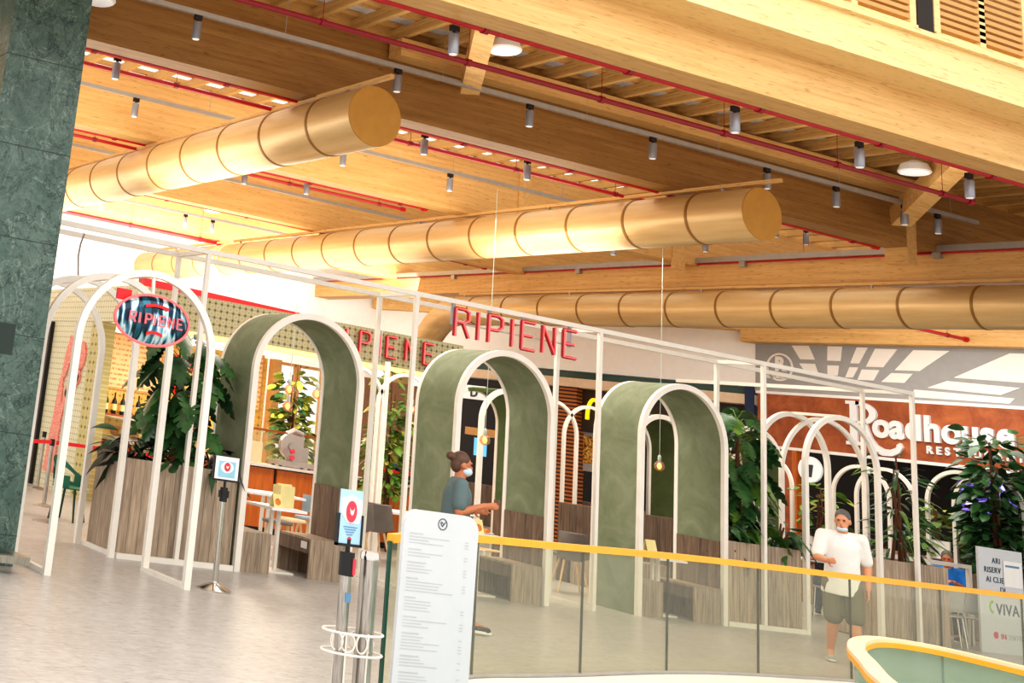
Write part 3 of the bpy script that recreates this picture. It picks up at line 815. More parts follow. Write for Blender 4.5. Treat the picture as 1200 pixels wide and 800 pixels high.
def table(x, y, w, d, label, group='white cafe tables', z=.75):
    t_ = thing('cafe_table', label, 'table', (x, y, 0), 0, group)
    mb = MB(); mb.box(x-w/2, x+w/2, y-d/2, y+d/2, z-.03, z); mk('tabletop', mb, M['plain_white'], t_)
    for dx in (-.05, .05):
        mb = MB(); mb.box(x+dx-.02, x+dx+.02, y-.02, y+.02, .02, z-.03); mk('column', mb, M['white_metal'], t_)
    mb = MB(); mb.box(x-.2, x+.2, y-.2, y+.2, 0, .02); mk('base_plate', mb, M['white_metal'], t_)
    return t_
for i, x in enumerate(AX):
    nm = ('left', 'middle', 'third')[i]
    bench_block(x-.70, x-.30, FY+.03, RY-.06, 'solid wood bench block on the left side inside the %s green arch' % nm)
    bench_open(x+.23, x+.70, FY+.0, RY-.06, 'wood bench with open underside on the right side inside the %s green arch' % nm)
    table(x-.03, 13.92, .5, .62, 'white table standing between the benches of the %s green arch' % nm)

def card(name, x, y, z, w, h_, label, pic=True, rz=.35, fold=.05):
    t_ = thing(name, label, 'menu card', (x, y, z), rz)
    mb = MB(); mb.add([(-w/2, -fold, 0), (w/2, -fold, 0), (w/2, 0, h_), (-w/2, 0, h_), (-w/2, -fold+.006, 0), (w/2, -fold+.006, 0), (w/2, .006, h_), (-w/2, .006, h_)],
        [(0,1,2,3), (7,6,5,4), (0,4,5,1), (1,5,6,2), (2,6,7,3), (3,7,4,0)])
    mb.add([(-w/2, fold, 0), (w/2, fold, 0), (w/2, .006, h_), (-w/2, .006, h_), (-w/2, fold+.006, 0), (w/2, fold+.006, 0), (w/2, .012, h_), (-w/2, .012, h_)],
        [(0,1,2,3), (7,6,5,4), (0,4,5,1), (1,5,6,2), (2,6,7,3), (3,7,4,0)])
    mk('card', mb, M['card_yellow'], t_, local=True)
    if pic:
        k = fold/h_
        mb = MB(); mb.prism([(math.cos(a*PI/8)*w*.32, h_*.42+math.sin(a*PI/8)*h_*.26) for a in range(16)], lambda u, v: (u, -fold+k*v-.004, v), lambda u, v: (u, -fold+k*v+.002, v)); mk('food_picture', mb, M['card_food'], t_, local=True)
    return t_
card('table_card', 8.74, 13.78, .75, .13, .15, 'small yellow table card with a food picture, on the table of the left green arch', rz=.1)
t_ = thing('paper_bag', 'pale yellow paper bag standing on the table of the left green arch', 'bag', (8.96, 13.98, .75), .2)
mb = MB(); mb.box(-.12, .12, -.07, .07, 0, .25); mk('body', mb, M['card_yellow'], t_, local=True)
mb = MB(); mb.box(-.12, .12, -.01, .01, .25, .27); mk('fold', mb, M['card_yellow'], t_, local=True)
card('table_card', 11.78, 13.80, .75, .17, .17, 'yellow table card with an orange picture, on the table of the middle green arch', rz=.1)
t_ = thing('snack_plate', 'white plate of orange pastries on the table of the middle green arch', 'plate', (12.0, 13.9, .75))
mb = MB(); mb.lathe([(.06, 0), (.11, .012), (.115, .018), (.06, .012)], n=20); mk('dish', mb, M['white'], t_, local=True)
for k in range(3):
    mb = MB(); mb.ell((.04*math.cos(k*2.1), .04*math.sin(k*2.1), .035), .04, .035, .028, 10, 6); mk('pastry', mb, M['card_food'], t_, local=True)
card('table_card', 14.88, 13.95, .75, .2, .2, 'pale yellow folded card on the table of the third green arch', pic=False, rz=.1)

# ------------------------------------------------------------------ chairs, stools and tables behind the arches
def shell_chair(x, y, rz, label, m, leg_m, group='shell chairs with splayed legs', z=.46):
    t_ = thing('shell_chair', label, 'chair', (x, y, 0), rz, group)
    vs = []; fs = []; nu, nv = 10, 8
    for j in range(nv+1):           # from the seat front edge over the seat and up the back
        q = j/nv
        for i in range(nu+1):
            a = (i/nu-.5)*2
            if q < .5:
                p = (a*.22, -.22+q*2*.36, z+.012*abs(a)**2 + .05*abs(a)**3)
            else:
                k = (q-.5)*2
                p = (a*(.235-.03*k), .14+.09*k - .16*k*abs(a)**2, z+.03+.36*k + .05*abs(a)**3*(1-k))
            vs.append(p)
    n1 = len(vs)
    vs += [(p[0], p[1]+.012, p[2]-.014) for p in vs]
    for j in range(nv):
        for i in range(nu):
            a = j*(nu+1)+i; b = a+1; c = a+nu+2; d = a+nu+1
            fs += [(a, b, c, d), (n1+d, n1+c, n1+b, n1+a)]
    ed = [i for i in range(nu+1)] + [(j+1)*(nu+1)+nu for j in range(nv)] + [nv*(nu+1)+i for i in range(nu-1, -1, -1)] + [j*(nu+1) for j in range(nv-1, 0, -1)]
    for a, b in zip(ed, ed[1:]+ed[:1]): fs.append((b, a, n1+a, n1+b))
    mb = MB(); mb.add(vs, fs, True); mk('shell', mb, m, t_, local=True)
    for sx in (-1, 1):
        for sy in (-1, 1):
            mb = MB(); mb.tube([(sx*.12, sy*.1-.03, z-.01), (sx*.22, sy*.2-.03, 0)], [.018, .011], 8); mk('leg', mb, leg_m, t_, local=True)
    return t_
shell_chair(11.15, 15.5, 2.6, 'taupe shell chair with wood legs behind the first stanchion sign', M['shell_grey'], M['pale_wood'])
shell_chair(11.75, 15.9, 2.9, 'taupe shell chair with wood legs, right of the first one by the orange counter', M['shell_grey'], M['pale_wood'])
shell_chair(14.70, 15.2, 2.7, 'dark grey shell chair between the middle and third green arches', M['shell_grey'], M['pale_wood'])
def stool(x, y, rz, label, m, back=True):
    t_ = thing('cafe_chair', label, 'chair', (x, y, 0), rz, 'grey padded chairs in front of the counter')
    mb = MB(); mb.lathe([(.03, .44), (.2, .445), (.21, .46), (.2, .485), (.03, .49)], n=20); mk('seat', mb, m, t_, local=True)
    for k in range(4):
        a = PI/4 + k*PI/2; mb = MB(); mb.tube([(.13*math.cos(a), .13*math.sin(a), .445), (.2*math.cos(a), .2*math.sin(a), 0)], [.018, .012], 8); mk('leg', mb, M['pale_wood'], t_, local=True)
    if back:
        mb = MB(); o = [(math.cos(PI*(.1+.8*k/12))*.21, math.sin(PI*(.1+.8*k/12))*.21) for k in range(13)]; i_ = [(u*.9, v*.9) for u, v in o]
        mb.strip(o, i_, lambda u, v: (u, v, .56), lambda u, v: (u*1.05, v*1.05, .8)); mk('backrest', mb, m, t_, local=True)
        for k in (3, 9):
            mb = MB(); u, v = o[k]; mb.tube([(u*.95, v*.95, .46), (u*.97, v*.97, .6)], .012, 6); mk('back_support', mb, M['pale_wood'], t_, local=True)
    return t_
stool(9.75, 15.3, .3, 'grey padded chair seen through the left green arch, left one', M['seat_grey'], False)
stool(10.35, 15.9, .4, 'pale padded stool seen through the left green arch, behind the grey one', M['pale_wood'], False)
stool(10.75, 15.55, 3.4, 'pale blue backed chair seen through the left green arch', M['pale_blue'])
stool(11.1, 16.6, 3.3, 'pale blue backed chair seen through the left green arch, nearer the counter', M['pale_blue'])
table(10.35, 16.6, .9, .7, 'white table seen through the left green arch, near the orange counter')
table(12.9, 16.3, 1.6, .7, 'white table behind the two taupe shell chairs')
def wire_chair(x, y, rz, label, name='outdoor_chair', m=None, web=None, group='tubular metal chairs'):
    m = m or M['white_metal']; web = web or M['tan']
    t_ = thing(name, label, 'chair', (x, y, 0), rz, group)
    for sx in (-1, 1):
        mb = MB(); mb.tube([(sx*.22, -.22, 0), (sx*.22, -.2, .44), (sx*.22, .2, .43), (sx*.22, .27, .86)], .014, 8); mk('side_frame', mb, m, t_, local=True)
        mb = MB(); mb.tube([(sx*.22, .18, .43), (sx*.22, .25, 0)], .014, 8); mk('rear_leg', mb, m, t_, local=True)
    mb = MB(); mb.tube([(-.22, .27, .86), (.22, .27, .86)], .014, 8); mk('top_tube', mb, m, t_, local=True)
    mb = MB(); mb.box(-.21, .21, -.2, .2, .425, .44); mk('seat', mb, web, t_, local=True)
    mb = MB(); mb.add([(-.2, .21, .5), (.2, .21, .5), (.2, .262, .82), (-.2, .262, .82), (-.2, .22, .5), (.2, .22, .5), (.2, .272, .82), (-.2, .272, .82)], [(0,1,2,3),(7,6,5,4),(0,4,5,1),(1,5,6,2),(2,6,7,3),(3,7,4,0)])
    mk('backrest', mb, web, t_, local=True)
    return t_
wire_chair(13.25, 15.4, .25, 'white tube chair with woven back seen through the middle green arch')
# low wood dividers and bench at the back row, right of the middle arch
mb = MB(); mb.box(16.0, 19.0, 16.6, 16.85, 0, 1.2); mk('wood_divider', mb, M['plank_dark'], None, 'brown wood divider wall between the middle and third arches, back row', 'divider')
mb = MB(); mb.box(16.0, 17.6, 16.1, 16.55, 0, .47); mk('bench_seat', mb, M['plank'], None, 'low wood bench against the brown divider behind the dark shell chair', 'bench')

# ------------------------------------------------------------------ globe bulbs
gb0 = None
def pendant(x, y, z, top, label):
    global gb0
    t_ = thing('pendant_bulb', label, 'pendant lamp', (x, y, z), 0, 'globe pendant bulbs')
    mb = MB(); mb.ell((0,0,0), .078, .078, .078, 16, 10); mk('globe', mb, M['bulb_glass'], t_, local=True)
    mb = MB(); mb.ell((0,0,.0), .034, .034, .05, 10, 8); mk('filament', mb, M['bulb'], t_, local=True)
    mb = MB(); mb.lathe([(.022, .07), (.028, .09), (.026, .15), (.01, .17)], n=12); mk('socket', mb, M['cord'], t_, local=True)
    mb = MB(); mb.tube([(0,0,.16), (0,0,top-z)], .0045, 6); mk('cord', mb, M['cord'], t_, local=True)
    return t_
pendant(13.38, 15.6, 1.96, 5.8, 'lit globe bulb hanging on a pale cord inside the view of the middle green arch')
pendant(16.8, 15.6, 1.99, 5.8, 'lit globe bulb hanging in front of the dark green arch inside the third arch')
pendant(10.83, 17.0, 2.27, 3.6, 'upper lit globe bulb of the pair seen through the left green arch')
pendant(10.84, 17.02, 2.02, 3.6, 'lower lit globe bulb of the pair seen through the left green arch')
pendant(11.33, 17.0, 2.27, 3.6, 'lit globe bulb at the right inside the view of the left green arch')
pendant(12.53, 17.1, 2.26, 3.6, 'lit globe bulb in front of the leafy tree, left of the middle green arch')
pendant(13.19, 17.1, 2.28, 3.6, 'lit globe bulb close to the left rim of the middle green arch')

# ------------------------------------------------------------------ neon lettering
STROKES = {
 'R': [[(0,0),(0,1),(.55,1),(.8,.92),(.8,.62),(.55,.52),(0,.52)], [(.45,.52),(.82,0)]],
 'I': [[(.1,0),(.1,1)]],
 'P': [[(0,0),(0,1),(.6,1),(.82,.9),(.82,.6),(.6,.48),(0,.48)]],
 'E': [[(.8,1),(0,1),(0,0),(.8,0)], [(0,.5),(.65,.5)]],
 'N': [[(0,0),(0,1),(.75,0),(.75,1)]],
}
def neon_word(name, label, letters, y, z0, hgt, wdt, depth=.05, r=.016, wires=True):
    """letters: (char, x)"""
    xs = [x for _, x in letters]
    t_ = thing(name, label, 'sign', ((xs[0]+xs[-1])/2, y, z0))
    for ch, x in letters:
        cs = MB(); tb = MB()
        for st in STROKES[ch]:
            pts = [(x + u*wdt, z0 + v*hgt) for u, v in st]
            for (u0, v0), (u1, v1) in zip(pts, pts[1:]):
                cs.bar((u0, y, v0), (u1, y, v1), depth, r*4.4, up=(0,1,0)) if False else cs.tube([(u0, y, v0), (u1, y, v1)], r*1.5, 8)
            tb.tube([(u, y-r*1.5-.008, v) for u, v in pts], r*.7, 6)
        lo = mk('letter', cs, M['neon_case'], t_)
        mk('neon_tube', tb, M['neon'], lo)
    return t_
fs_ = neon_word('restaurant_sign', 'red neon RIPIENE letters hung from the white top rail above the middle arch', list(zip('RIPIENE', (10.98, 11.32, 11.52, 11.88, 12.07, 12.42, 12.78))), FY-.02, 3.16, .36, .27)
mb = MB(); mb.tube([(10.95, FY-.0, 3.33), (13.0, FY-.0, 3.33)], .012, 6); mk('mounting_tube', mb, M['cord'], fs_)
for x in (10.96, 11.55, 12.1, 12.9):
    mb = MB(); mb.box(x-.02, x+.02, FY-.02, FY+.02, 3.3, 3.58); mk('bracket', mb, M['spot'], fs_)

# oval mirror sign in the entrance arch
OC = Vector((5.72, 11.62, 2.53)); OA, OB = .42, .25
t_ = thing('oval_sign', 'oval mirrored RIPIENE sign with red rim hung in the first entrance arch', 'sign', OC)
vs = []; fs = []; NR, NK = 7, 40
for i in range(NR+1):
    q = i/NR
    for k in range(NK):
        a = 2*PI*k/NK
        vs.append((OC.x+OA*q*math.cos(a), OC.y-.075*math.sqrt(max(0, 1-q*q)), OC.z+OB*q*math.sin(a)))
for i in range(NR):
    for k in range(NK):
        l = (k+1) % NK; fs.append((i*NK+k, i*NK+l, (i+1)*NK+l, (i+1)*NK+k))
mb = MB(); mb.add(vs, fs, True); mk('mirror_face', mb, M['mirror'], t_)
mb = MB(); mb.prism([(OA*math.cos(2*PI*k/40), OB*math.sin(2*PI*k/40)) for k in range(40)], lambda u, v: (OC.x+u, OC.y+.002, OC.z+v), lambda u, v: (OC.x+u, OC.y+.04, OC.z+v)); mk('back_plate', mb, M['neon_case'], t_)
mb = MB(); mb.tube([(OC.x+OA*math.cos(2*PI*k/40), OC.y-.005, OC.z+OB*math.sin(2*PI*k/40)) for k in range(40)], .014, 8, closed=True); mk('red_rim', mb, M['neon'], t_)
for ch, x in zip('RIPIENE', (-.3, -.2, -.125, -.03, .035, .135, .235)):
    tb = MB(); 
    for st in STROKES[ch]:
        pts = [(x+u*.075, -.05+v*.1) for u, v in st]
        tb.tube([(OC.x+u, OC.y-.105, OC.z+v) for u, v in pts], .0085, 6)
    mk('letter', tb, M['neon'], t_)
for z, w_, nm in ((.13, .26, 'upper_banner'), (-.14, .18, 'lower_banner')):
    mb = MB(); o = [(-w_/2+w_*k/10, z+.012+.02*math.sin(PI*k/10)) for k in range(11)]; i_ = [(u, v-.03) for u, v in o]
    mb.strip(o, i_, lambda u, v: (OC.x+u, OC.y-.085, OC.z+v), lambda u, v: (OC.x+u, OC.y-.07, OC.z+v)); mk(nm, mb, M['red'], t_)
mb = MB(); mb.tube([(OC.x, OC.y+.05, OC.z+OB-.02), (OC.x, OC.y+.08, 2.98)], .02, 8); mk('hanger', mb, M['white_metal'], t_)
mb = MB(); mb.box(OC.x-.40, OC.x-.24, OC.y+.05, OC.y+.08, OC.z+.16, OC.z+.27); mk('red_flag', mb, M['red'], t_)
# ------------------------------------------------------------------ restaurant kiosk behind the pavilion
KY = 19.3
mb = MB(); mb.box(9.2, 9.32, 21.1, 24.5, 0, 3.05); pw = mk('wall_kiosk_left', mb, M['band_y'], None, kind='structure')
mb = MB(); mb.box(9.18, 9.36, KY, 24.5, 3.05, 3.66); struct('trim_30', mb, M['band_y'])
mb = MB(); mb.box(9.2, 9.5, 20.72, 21.1, 0, 3.05); struct('trim_31', mb, M['olive_y'])
mb = MB(); mb.box(9.36, 15.95, KY, KY+.3, 3.05, 3.66); struct('wall_kiosk_front', mb, M['band'])
mb = MB(); mb.box(9.36, 15.95, KY+.02, KY+.34, 2.98, 3.05); mk('light_strip', mb, M['warm_glow'], None, 'warm glowing strip under the olive tiled band of the kiosk', 'light strip')
mb = MB(); mb.prism([(9.3, 3.66), (12.55, 3.66), (12.5, 3.70), (9.3, 3.80)], lambda u, v: (u, KY+.05, v), lambda u, v: (u, KY+.3, v)); mk('red_fascia', mb, M['red'], None, 'bright red fascia strip on top of the olive tiled band', 'fascia')
mb = MB(); mb.box(9.7, 14.2, 23.2, 23.4, 0, 3.05); struct('wall_kiosk_back', mb, M['yellow_tile'])
mb = MB(); mb.box(9.33, 9.36, 22.75, 22.85, 0, 2.95); struct('door_1', mb, M['black'])
mb = MB(); mb.box(9.12, 9.2, 22.9, 23.02, 0, 3.03); struct('trim_32', mb, M['black'])
# ochre reveal of the opening
mb = MB(); mb.box(9.5, 9.75, 21.3, 23.2, 1.9, 3.05); struct('trim_33', mb, M['tan'])
# pink mural figures on the pale wall
t_ = thing('wall_mural', 'pink speckled mural of hands and stems on the pale dotted wall at left', 'mural', (9.17, 22, 0))
def blob(pts, nm):
    mb = MB(); mb.prism(pts, lambda u, v: (9.165, u, v), lambda u, v: (9.2, u, v)); mk(nm, mb, M['mural'], t_)
blob([(22.45, .3), (21.95, .3), (21.9, 1.3), (21.72, 1.75), (21.85, 1.8), (22.0, 1.5), (22.05, 2.0), (22.2, 2.0), (22.25, 1.55)], 'forearm')
blob([(22.15, 2.0), (22.0, 2.0), (21.8, 2.35), (21.72, 2.72), (21.95, 2.78), (22.1, 2.4)], 'stem')
blob([(21.85, 1.65), (21.5, 1.75), (21.3, 2.05), (21.45, 2.12), (21.65, 1.87), (21.9, 1.82)], 'branch')
blob([(21.36+.2*math.cos(a*PI/8), 2.42+.26*math.sin(a*PI/8)) for a in range(16)], 'flower')
blob([(21.4+.12*math.cos(a*PI/6), 2.05+.15*math.sin(a*PI/6)) for a in range(12)], 'bud')
# menu boards
def board(x0, x1, y, z0, z1, label, m=None):
    t_ = thing('menu_board', label, 'menu board', ((x0+x1)/2, y, z0))
    mb = MB(); mb.box(x0, x1, y, y+.03, z0, z1); mk('backing', mb, M['tan'], t_)
    mb = MB(); mb.box(x0+.04, x1-.04, y-.012, y, z0+.04, z1-.04); mk('sheet', mb, m or M['paper'], t_)
board(10.42, 11.75, 23.168, 1.95, 3.05, 'large amber paper menu board behind the counter, left of the leafy planter')
board(13.55, 14.1, 23.168, 1.95, 3.1, 'narrow amber menu board seen through the left green arch')
t_ = thing('bottle_shelf', 'reddish wood shelf with dark bottles below the amber menu board', 'shelf', (11.3, 22.95, 1.45))
mb = MB(); mb.box(10.2, 12.9, 22.8, 23.2, 1.42, 1.48); mk('board', mb, M['shelf_wood'], t_)
for x in (10.3, 12.8):
    mb = MB(); mb.box(x-.03, x+.03, 22.9, 23.2, 1.25, 1.42); mk('bracket', mb, M['shelf_wood'], t_)
b0 = None
for i, x in enumerate((10.35, 10.5, 10.68, 10.86, 11.02, 11.2, 11.9, 12.1, 12.3)):
    lab = 'dark bottle with pale label on the reddish shelf, %s' % (('first', 'second', 'third', 'fourth', 'fifth', 'sixth', 'seventh', 'eighth', 'last')[i] + ' from the left')
    if b0 is None:
        b0 = thing('oil_bottle', lab, 'bottle', (x, 22.92, 1.48), 0, 'dark bottles on the reddish shelf')
        mb = MB(); mb.lathe([(.045, 0), (.05, .02), (.05, .24), (.018, .32), (.016, .4), (.02, .41), (.0, .41)], n=14); mk('glass_body', mb, M['black'], b0, local=True)
        mb = MB(); mb.lathe([(.0515, .07), (.0515, .19)], n=14, cap=False); mk('paper_label', mb, M['card_yellow'], b0, local=True)
    else: dup(b0, (x, 22.92, 1.48), i*.3, lab)
# white framed windows and wood post behind the counter
mb = MB(); mb.box(14.18, 14.36, 22.9, 23.1, 0, 3.05); mk('wood_post', mb, M['tan'], None, 'wide tan wood post seen through the left green arch beside the windows', 'post')
for i, (x0, x1, lab) in enumerate(((14.40, 14.8, 'left pale window pane behind the left green arch'), (14.9, 15.45, 'right pale window pane behind the left green arch'))):
    t_ = thing('window_panel', lab, 'window', ((x0+x1)/2, 23.1, 1.2))
    mb = MB(); mb.box(x0, x1, 23.12, 23.15, 1.2, 3.0); mk('pane', mb, M['window_pale'], t_)
    mb = MB(); mb.box(x0-.04, x0+.02, 23.05, 23.15, 1.2, 3.03); mb.box(x1-.02, x1+.04, 23.05, 23.15, 1.2, 3.03); mb.box(x0, x1, 23.05, 23.15, 2.97, 3.03); mk('frame', mb, M['tan'], t_)
mb = MB(); mb.box(15.5, 18.4, 22.9, 23.1, 0, 3.0); struct('wall_kiosk_end', mb, paint('brown_taupe_wall', (150,112,84), .8))
# lit cabinet shelf and glazed unit behind the slicer
t_ = thing('glass_display', 'glass food display cabinet on the left end of the counter', 'display case', (10.1, 20.7, 1.08))
mb = MB(); mb.box(9.8, 10.35, 19.9, 21.6, 1.08, 1.12); mb.box(9.8, 10.35, 19.9, 21.6, 1.42, 1.45); mk('shelves', mb, M['counter_top'], t_)
mb = MB(); mb.box(9.79, 9.8, 19.9, 21.6, 1.12, 1.42); mk('glass_front', mb, M['glass'], t_)
for k in range(4):
    mb = MB(); mb.ell((10.05, 20.1+.4*k, 1.2), .14, .15, .09, 12, 7); mk('bread', mb, M['card_food'] if k % 2 else M['card_yellow'], t_)
# counter
t_ = thing('service_counter', 'long orange wood service counter with pale top and dark joints', 'counter', (12.5, 19, 0))
mb = MB(); mb.box(9.72, 15.3, 18.42, 19.1, 1.04, 1.08); mb.box(9.72, 10.4, 19.1, 22.1, 1.04, 1.08); mk('worktop', mb, M['counter_top'], t_)
mb = MB(); mb.box(9.80, 15.25, 18.56, 18.6, 0, 1.04); mb.box(9.80, 9.84, 18.6, 22.0, 0, 1.04); mk('carcass', mb, M['black'], t_)
x = 9.86
for k in range(6):
    mb = MB(); mb.box(x, x+.86, 18.5, 18.56, .1, 1.02); mk('front_panel', mb, M['counter_wood'], t_); x += .92
y = 18.66
for k in range(4):
    mb = MB(); mb.box(9.75, 9.8, y, y+.78, .1, 1.02); mk('side_panel', mb, M['counter_wood'], t_); y += .85
# things on the counter
t_ = thing('meat_slicer', 'grey metal meat slicer with red knobs on the orange counter', 'slicer', (12.1, 18.75, 1.08))
mb = MB(); mb.box(-.32, .36, -.16, .2, .02, .1); mb.box(.0, .3, -.05, .16, .1, .34); mk('base', mb, M['slicer'], t_, local=True)
mb = MB(); mb.cyl((-.06, -.06, .34), (-.06, .02, .34), .2, 28); mk('blade_disc', mb, M['slicer'], t_, local=True)
mb = MB(); mb.cyl((-.06, -.09, .34), (-.06, -.06, .34), .06, 16); mk('blade_hub', mb, M['steel'], t_, local=True)
mb = MB(); mb.box(.02, .2, -.04, .1, .34, .52); mb.tube([(-.12, .0, .52), (.02, 0, .6), (.2, .02, .55)], .045, 10); mk('motor_housing', mb, M['slicer'], t_, local=True)
for dx, z in ((-.1, .16), (-.1, .26)):
    mb = MB(); mb.cyl((dx, -.2, z), (dx, -.15, z), .04, 12); mk('knob', mb, M['badge'], t_, local=True)
for k in range(4):
    mb = MB(); mb.cyl((-.26+.56*(k % 2), -.1+.22*(k//2), 0), (-.26+.56*(k % 2), -.1+.22*(k//2), .02), .03, 8); mk('foot', mb, M['black'], t_, local=True)
t_ = thing('food_tray', 'red tray of packed food on the counter right of the slicer', 'tray', (12.75, 18.7, 1.08))
mb = MB(); mb.box(-.24, .24, -.12, .12, 0, .03); mk('tray', mb, M['red'], t_, local=True)
mb = MB(); mb.box(-.2, .02, -.08, .1, .03, .12); mb.box(.06, .2, -.08, .08, .03, .09); mk('packs', mb, M['slicer'], t_, local=True)
mb = MB(); mb.box(11.15, 11.5, 18.7, 18.74, 1.08, 1.42); mk('chopping_board', mb, M['pale_wood'], None, 'upright pale wood board on the counter left of the slicer', 'board')
mb = MB(); mb.lathe([(.06, 0), (.075, .05), (.05, .12), (.0, .13)], (13.15, 18.72, 1.08), 14); mk('yellow_jar', mb, M['card_yellow'], None, 'small yellow jar on the counter at the right of the red tray', 'jar')
mb = MB(); mb.lathe([(.05, 0), (.055, .1), (.03, .16), (.0, .17)], (10.95, 18.68, 1.08), 14); mk('yellow_jar', mb, M['yellow_sign'], None, 'bright yellow jar on the counter left of the wood board', 'jar')
t_ = thing('glass_screen', 'low glass screen with reddish rail on the counter behind the slicer', 'screen', (12.2, 19.0, 1.08))
mb = MB(); mb.box(10.9, 13.2, 19.0, 19.015, 1.08, 1.6); mk('pane', mb, M['glass'], t_)
mb = MB(); mb.box(10.9, 13.2, 18.98, 19.03, 1.6, 1.64); mk('top_rail', mb, M['shelf_wood'], t_)
t_ = thing('red_crate', 'black and red topped box on the counter seen left of the middle arch', 'box', (14.3, 18.72, 1.08))
mb = MB(); mb.box(-.3, .35, -.15, .15, 0, .14); mk('body', mb, M['black'], t_, local=True)
mb = MB(); mb.box(-.32, .37, -.17, .17, .14, .2); mk('lid', mb, M['red'], t_, local=True)
mb = MB(); mb.lathe([(.05, 0), (.06, .12), (.0, .13)], (14.2, 18.72, 1.28), 12); mk('blue_cup', mb, paint('cup_blue', (40,70,170), .4), None, 'dark blue cup on the red topped box', 'cup')
# hand-drawn red lettering on the tiled band
neon_word('restaurant_sign', 'red RIPIENE letters on the olive tiled band of the kiosk', list(zip('RIPIENE', (12.78, 13.30, 13.62, 14.02, 14.2, 14.62, 15.02))), KY-.06, 3.2, .37, .26, r=.018)
# green plastic chair and belt stanchions at the left
t_ = thing('green_chair', 'green plastic armchair with dark legs in front of the left kiosk wall', 'chair', (7.38, 16.95, 0), .75)
vs = []; fs = []; nu = 12
for j in range(9):
    q = j/8
    for i in range(nu+1):
        a = PI*(1.08 + .84*(-1)*0) ; th = PI*(-.12) + (PI*1.24)*i/nu
        r_ = .26 + .04*q
        vs.append((r_*math.cos(th), r_*math.sin(th)*.95, .45 + q*(.16 + .24*max(0, math.sin(th))**1.2)))
for j in range(8):
    for i in range(nu):
        if 2 <= j <= 5 and i in (2, 3, 8, 9): continue
        fs.append((j*(nu+1)+i, j*(nu+1)+i+1, (j+1)*(nu+1)+i+1, (j+1)*(nu+1)+i))
n1 = len(vs); vs += [(p[0]*.95, p[1]*.95, p[2]) for p in vs]; fs += [tuple(n1+k for k in reversed(f)) for f in fs]
mb = MB(); mb.add(vs, fs, True); mk('backrest', mb, M['chair_green'], t_, local=True)
mb = MB(); mb.lathe([(.0, .43), (.24, .43), (.27, .45), (.24, .465), (.0, .46)], n=20); mk('seat', mb, M['chair_green'], t_, local=True)
for k in range(4):
    a = PI/4+k*PI/2; mb = MB(); mb.tube([(.19*math.cos(a), .19*math.sin(a), .44), (.27*math.cos(a), .27*math.sin(a), 0)], [.02, .014], 8); mk('leg', mb, M['leg_green'], t_, local=True)
def stanchion(x, y, label, belt_to=None):
    t_ = thing('belt_stanchion', label, 'stanchion', (x, y, 0), 0, 'belt stanchions in front of the kiosk')
    mb = MB(); mb.lathe([(.17, 0), (.17, .012), (.05, .045), (.03, .05)], n=24); mk('base', mb, M['steel'], t_, local=True)
    mb = MB(); mb.cyl((0,0,.04), (0,0,.93), .032, 14); mk('post', mb, M['steel'], t_, local=True)
    mb = MB(); mb.cyl((0,0,.9), (0,0,1.0), .04, 14); mk('head', mb, M['black'], t_, local=True)
    if belt_to:
        mb = MB(); mb.bar((x, y, .955), belt_to, .006, .055); mk('belt', mb, M['red_belt'], t_)
    return t_
stanchion(7.72, 18.65, 'steel stanchion with a red belt running left behind the entrance arch', (6.6, 17.2, .97))
stanchion(8.85, 21.8, 'steel stanchion foot at far left in front of the pale dotted wall')
mb = MB(); mb.bar((7.79, 18.65, .955), (9.72, 18.9, .955), .006, .055); mk('red_belt', mb, M['red_belt'], None, 'red barrier belt stretched right from the steel stanchion to the counter', 'belt')
mb = MB(); mb.lathe([(.17, 0), (.17, .012), (.06, .03), (.0, .03)], (6.85, 16.45, 0), 20); mk('floor_disc', mb, M['steel'], None, 'round steel stanchion base left of the green chair legs', 'base')

# ------------------------------------------------------------------ fast-food counters on the angled wall
mb = MB(DM); mb.box(4.2, 4.66, -.6, -.1, 0, 3.8); mk('brick_pier', mb, M['brick'], None, 'dark and orange slatted brick pier left of the yellow arches', 'pier')
t_ = thing('arches_sign', 'yellow double arch sign on the dark fast food front', 'sign', DM @ Vector((3.6, -.3, 3.05)))
for s0 in (3.82, 3.44):
    mb = MB(DM); o, i_ = [], []
    for k in range(17):
        a = PI*k/16; o.append((s0-.2*math.cos(a), 3.05+.54*math.sin(a)**.8)); i_.append((s0-.13*math.cos(a), 3.05+.46*math.sin(a)**.8))
    mb.strip(o, i_, lambda u, v: (u, -.3, v), lambda u, v: (u, -.22, v)); mk('arch', mb, M['yellow_sign'], t_)
mb = MB(DM); mb.box(.3, 4.2, -.5, -.42, 2.75, 3.8); struct('trim_40', mb, paint('dark_fascia', (62,52,44), .7))
def poster(s0, s1, z0, z1, label, m, t=-1.2, food=None):
    t_ = thing('menu_poster', label, 'poster', DM @ Vector(((s0+s1)/2, t, z0)))
    mb = MB(DM); mb.box(s0, s1, t, t+.04, z0, z1); mk('panel', mb, m, t_)
    if food:
        mb = MB(DM); mb.prism([((s0+s1)/2+food*math.cos(a*PI/10), (z0+z1)/2+.05+food*math.sin(a*PI/10)) for a in range(20)], lambda u, v: (u, t+.04, v), lambda u, v: (u, t+.055, v)); mk('food_picture', mb, M['food'], t_)
poster(3.75, 4.45, 1.8, 2.75, 'grey poster with a round food picture between the middle and third arches', M['poster_grey'], -.6, .34)
poster(.9, 2.6, 2.0, 2.7, 'dim menu poster right of the yellow arches, behind the third arch', M['food'])
t_ = thing('shop_sign', 'white shop sign with a dark letter D seen through the middle green arch', 'sign', DM @ Vector((7.0, -.1, 3.2)))
mb = MB(DM); mb.box(6.65, 7.35, -.1, -.04, 3.22, 3.58); mk('panel', mb, M['sign_white'], t_)
